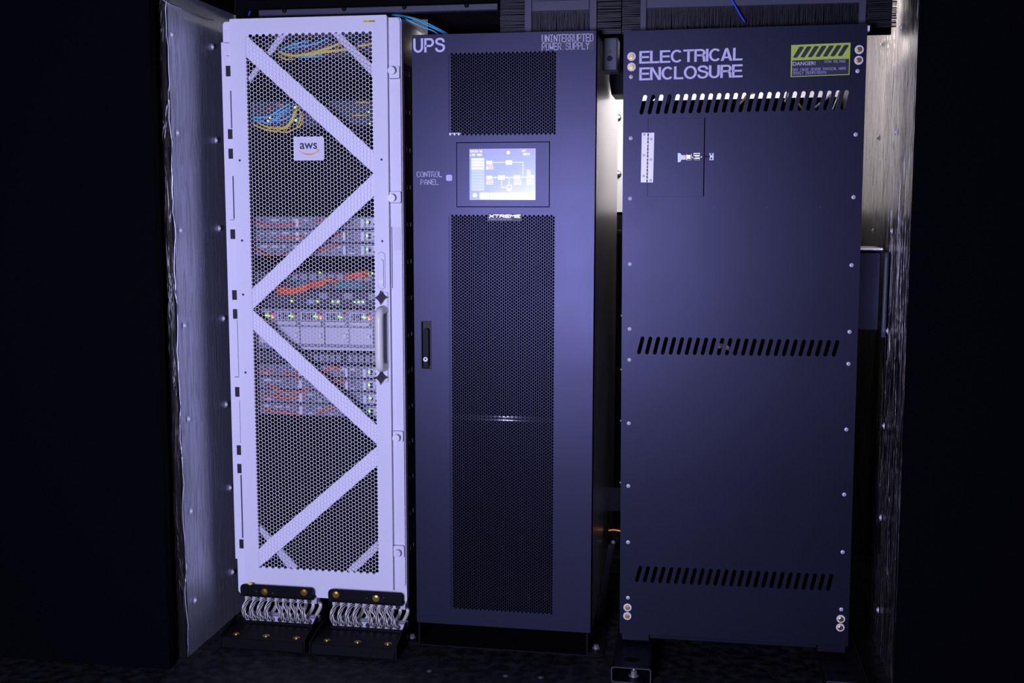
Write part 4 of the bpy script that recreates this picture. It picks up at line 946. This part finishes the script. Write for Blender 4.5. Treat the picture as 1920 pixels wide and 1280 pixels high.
# ---- channel feet
for lab, xl, xr, pyf, hole, bolt in (('black box section foot with a bolt inside, under the left of the enclosure', 1145.5, 1221, 1278, (1184, 1236), (1187, 1262)), ('black box section foot under the right of the enclosure, cut by the frame', 1548, 1627, 1306, (1581, 1261), (1590, 1292))):
    p0 = atZ(xl, pyf, 0); p1 = atZ(xr, pyf, 0); hgt = .052; ww = p1.x - p0.x
    t = thing('channel_foot', lab, 'foot', Matrix.Translation((p0.x, p0.y, 0)), 'box section feet of the enclosure')
    b = MB(); b.plate(rrect(0, ww, 0, hgt, .008), [rrect(.004, ww - .004, .004, hgt - .004, .006)], 0, .16 if 0 else .80); b.build('channel', FRAMEB if False else BLACK, t)
    b = MB(); b.plate(rrect(0, ww, 0, hgt, .008), [rrect(.003, ww - .003, .003, hgt - .003, .006)], -.0006, .0002); b.build('cut_edge', FRAMEB, t)
    p = atZ(hole[0], hole[1], hgt) - p0; b = MB(); n = 20
    b.add([(p.x + .026 * math.cos(2 * math.pi * i / n), p.y + .018 * math.sin(2 * math.pi * i / n), hgt + .0006) for i in range(n)], [tuple(range(n))]); b.build('access_hole', MATTE, t)
    b = MB(); x = ww * .55; b.cyl((x, .05, .004), (x, .05, .007), .016); b.cyl((x, .05, .007), (x, .05, .022), .0105, n=6, smooth=False); b.cyl((x, .05, .022), (x, .05, .030), .006); b.build('hex_bolt', BOLT, t)

# ============================================================ OTHER THINGS
# small black latch box between the two dark cabinets
Y0 = 3.86
p = atY(1130, 132, Y0); q = atY(1157.5, 70, Y0)
t = thing('latch_box', 'small dark box with a lock hanging between the two dark cabinets at the top', 'box', Matrix.Translation((p.x, Y0, p.z)))
w_, h_ = q.x - p.x, q.z - p.z
b = MB(); b.box(0, w_, 0, .12, 0, h_, b=.003); b.build('body', FRAMEB, t)
b = MB(); b.box(w_ * .42, w_ * .60, -.0015, 0, h_ * .54, h_ * .62); b.box(w_ * .06, w_ * .94, -.001, 0, h_ * .08, h_ * .095); b.box(w_ * .06, w_ * .94, -.001, 0, h_ * .93, h_ * .945); b.build('slot', INK, t)
b = MB(); b.cyl((w_ * .48, 0, h_ * .36), (w_ * .48, -.004, h_ * .36), .009, n=18); b.cyl((w_ * .48, -.004, h_ * .36), (w_ * .48, -.007, h_ * .36), .0045, n=12); b.build('lock', BLACK, t)
p = atY(1143, 177, 4.1); q = atY(1172, 130, 4.1)
b = MB(); b.plate([(p.x + .006, p.z), (-.268, p.z), (-.268, q.z + .2), (p.x, q.z + .2), (p.x - .002, p.z + .05)], [], 4.1, 4.3)
tag(b.build('equipment_box', BLACK, recenter=True), 'black box hanging behind and below the small lock box', 'box')
# electrical box on the right wall
p = atY(1613, 619, 3.98); p.x = .494; q = atY(1652.5, 473, 3.98)
t = thing('junction_box', 'dark rectangular box fixed on the right foil wall beside the enclosure', 'box', Matrix.Translation((p.x, 3.98, p.z)))
w_, h_ = q.x - p.x, q.z - p.z
b = MB(); b.box(0, w_, 0, .18, 0, h_, b=.003); b.build('body', BLUEBLK2, t)
b = MB(); b.box(0, w_ + .004, -.004, .20, h_ + .008, h_ + .014); b.build('lid', BRUSHED, t)
b = MB(); b.tube([(w_ + .014, -.02, -.02), (w_ + .014, -.02, h_ * .5), (w_ + .014, -.02, h_ + .0)], .008, n=10); b.build('conduit', DKSIDE, t)
# brace strap, black round fitting and amber cable low between the cabinets
b = MB(); pts = [atY(x, y, 4.05) for x, y in ((1121, 1196), (1130, 1120), (1139, 1060), (1147, 1020))]; b.tube(pts, .017, n=8, flat=.25)
tag(b.build('brace_strap', GREYD, recenter=True), 'dim steel brace strap leaning low between the two dark cabinets', 'brace')
seen('amber_cable', 'amber cable with added glow between the two dark cabinets near the floor', 'cable', mat('amber_sheath_glow', (.9, .35, .02), .4, emit=(1, .42, .03), estr=.35), ((1141, 994), (1150, 993), (1158, 994), (1168, 996)), .0028, 4.2)  # emission brightens the sheath, though the cable is no lamp
t_ = atY(1150, 1019, 4.2); t = thing('round_fitting', 'black round fitting under the amber cable between the two dark cabinets', 'fitting', Matrix.Translation(t_))
b = MB(); b.cyl((0, -.02, .018), (0, .06, .018), .024, n=20); b.build('body', BLACK, t)
b = MB(); b.dome((0, -.02, .012), (0, -1, 0), .008, .008); b.build('lens', ZINC, t)
b = MB(); p = atY(1140, 957, 4.4); q = atY(1170, 917, 4.4); b.box(p.x, q.x + .1, 4.4, 4.42, p.z, q.z); tag(b.build('cross_member', DKSIDE, recenter=True), 'dark steel cross member between the two dark cabinets near the floor', 'beam')
# overhead: beams, brush panels
def beam(name, label, x0_, x1_, yt, yb_, Y, dep, m_=FRAMEB, bolts=()):
    p = atY(x0_, yb_[0], Y); q = atY(x1_, yb_[1], Y); hh = atY(x0_, yt, Y).z - p.z
    t = thing(name, label, 'beam', Matrix.Translation((p.x, Y, (p.z + q.z) / 2)))
    b = MB(); b.box(0, q.x - p.x, 0, dep, 0, hh, b=.002); b.build('rail', m_, t)
    for bx in bolts:
        x = atY(bx, 10, Y).x - p.x; b = MB(); b.dome((x, 0, hh * .8), (0, -1, 0), .008, .006); b.build('bolt', BLACK, t)
    return t
beam('overhead_rail', 'dark rail with round bolts running above the white rack', 485, 933, 18, (30, 19), 3.80, .03, FRAMEB, (533, 645, 758, 875))
beam('overhead_beam', 'black beam above the bolted rail at the top of the photo', 460, 935, -2, (14, 6), 3.79, .06, MATTE)
YP = 3.80
def brush_panel(label, xs_, ztop_, win, sides):
    zc_ = 2.086
    x0_ = atY(xs_[0], 30, YP).x; x1_ = atY(xs_[1], 30, YP).x
    t = thing('brush_panel', label, 'brush panel', Matrix.Translation((x0_, YP, zc_)))
    g = lambda px: atY(px, 30, YP).x - x0_
    hh = 2.44 - zc_
    wt = atY(win[0], win[2], YP).z - zc_
    b = MB(); W0, W1 = g(win[0]), g(win[1])
    for a in sides[:2]: b.box(g(a[0]), g(a[1]), 0, .02, 0, hh, b=.002)
    b.box(W0, W1, 0, .02, wt, wt + .035, b=.002); b.box(W0, W1, .005, .02, wt + .035, hh); b.build('frame', FRAMEB, t)
    rnd = random.Random(7); b = MB()
    n = int((W1 - W0) / .0011)
    for i in range(min(n, 700)):
        a = W0 + (W1 - W0) * i / min(n, 700) + rnd.uniform(-.0006, .0006); l = wt - rnd.uniform(.02, .045) if rnd.random() < .9 else wt
        e = a + rnd.uniform(-.003, .003); y = rnd.uniform(.006, .016)
        z0_ = rnd.uniform(0, .02)
        b.add([(a, y, wt), (a + .0012, y, wt), (e + .0012, y, z0_), (e, y, z0_), (a + .0006, y + .001, wt), (e + .0006, y + .001, z0_)], [(0, 3, 2, 1), (1, 2, 5, 4), (4, 5, 3, 0)])
    b.build('bristles', BRIST, t)['kind'] = 'stuff'
    for a in sides[2:]:
        b = MB(); X0, X1 = g(a[0]), g(a[1])
        for k in range(110):
            z = hh * k / 110 + rnd.uniform(-.001, .001); y = rnd.uniform(.004, .016); e = rnd.uniform(-.002, .002)
            b.add([(X0, y, z), (X1, y, z + e), (X1, y, z + e + .0024), (X0, y, z + .0024), (X0, y + .001, z + .001), (X1, y + .001, z + .001)], [(0, 1, 2, 3), (3, 2, 5, 4), (4, 5, 1, 0)])
        b.build('side_bristles', BRIST, t)['kind'] = 'stuff'
brush_panel('brush panel with black bristles above the middle cabinet', (937, 1165), 0, (997, 1105, 22), ((983, 997), (1105, 1119), (937, 983), (1119, 1164)))
brush_panel('wide brush panel with black bristles above the enclosure', (1166, 1682), 0, (1212, 1612, 16), ((1200, 1212), (1610, 1624), (1166, 1200), (1624, 1682)))
# cyan patch cables leaving the top of the white rack, and blue cables
for k, (lab, pts) in enumerate((('cyan cable over the top of the white rack, lower of three', ((722, 30), (735, 28.5), (752, 31), (770, 40), (790, 50), (812, 58), (830, 70))),
                 ('cyan cable over the top of the white rack, middle of three', ((722, 31), (738, 28), (756, 30), (780, 37), (805, 49), (828, 60), (846, 72))),
                 ('cyan cable over the top of the white rack, upper of three', ((724, 30), (740, 27.5), (758, 29.5), (783, 36), (808, 47), (833, 60), (852, 72))))):
    seen('cyan_patch_cable', lab, 'cable', CYAN, pts, .0022, 3.80 + k * .01, 'cyan cables crossing to the middle cabinet')
seen('blue_cable', 'bright blue cable hanging in front of the wide brush panel', 'cable', BLUE, ((1369, -6), (1378, 10), (1387, 26), (1397, 42)), .0028, 3.79, 'blue cables overhead')
seen('blue_cable', 'short blue cable above the left corner of the white rack', 'cable', BLUE, ((474, 8), (470, 18), (466, 30)), .0030, 3.98, 'blue cables overhead')
# bundles behind the enclosure seen through the top slots
for lab, m_, pts in (('pale yellow cable crossing behind the top slots at the middle', YELLOW, ((1386, 196), (1395, 186), (1402, 178), (1420, 172))),
                     ('pale yellow cable crossing behind the top slots near the danger label', YELLOW, ((1495, 190), (1503, 202), (1512, 212))),
                     ('white cable rising behind the top slots at the right end', WHITE, ((1528, 202), (1545, 188), (1560, 176))),
                     ('steel conduit leaning behind the top slots at the right end', STEEL, ((1561, 208), (1566, 196), (1570, 186), (1574, 172))),
                     ('dark cable crossing behind the top slots at the left', RUBBER, ((1214, 190), (1222, 184), (1234, 172))),
                     ('thick dark cable behind the fourth and fifth top slots', RUBBER, ((1252, 195), (1256, 180), (1268, 170))),
                     ('tan cable behind the top slots right of the middle', BRUSHED, ((1472, 192), (1475, 180), (1478, 168)))):
    seen('loose_cable', lab, 'cable', m_, pts, .0035 if m_ is not RUBBER else .008, 3.95, 'cables behind the top slots')
for k, dy in enumerate((0, 3.4, 6.6)):
    seen('copper_lead', 'copper lead behind the middle slots, %s of three' % ('uppermost', 'middle one', 'lowest')[k], 'cable', mat('copper_lead_sheath', (.9, .75, .5), .3, .8, bump=.02), ((1345, 645 + dy), (1355, 645.3 + dy), (1364, 648 + dy), (1372, 656 + dy)), .0018, 3.80, 'copper leads behind the middle slots')
for px, py, lab in ((805, 1258, 'left of the others'), (948, 1267, 'below the middle cabinet'), (1014, 1270, 'nearest the enclosure foot')):
    p = atZ(px, py, 0); b = MB(); b.cyl((p.x, p.y, 0), (p.x, p.y, .002), .010, n=14); b.dome((p.x, p.y, .002), (0, 0, 1), .006, .003)
    tag(b.build('floor_rivet', DKSIDE, recenter=True), 'small worn rivet in the black floor, ' + lab, 'rivet', 'rivets in the floor')
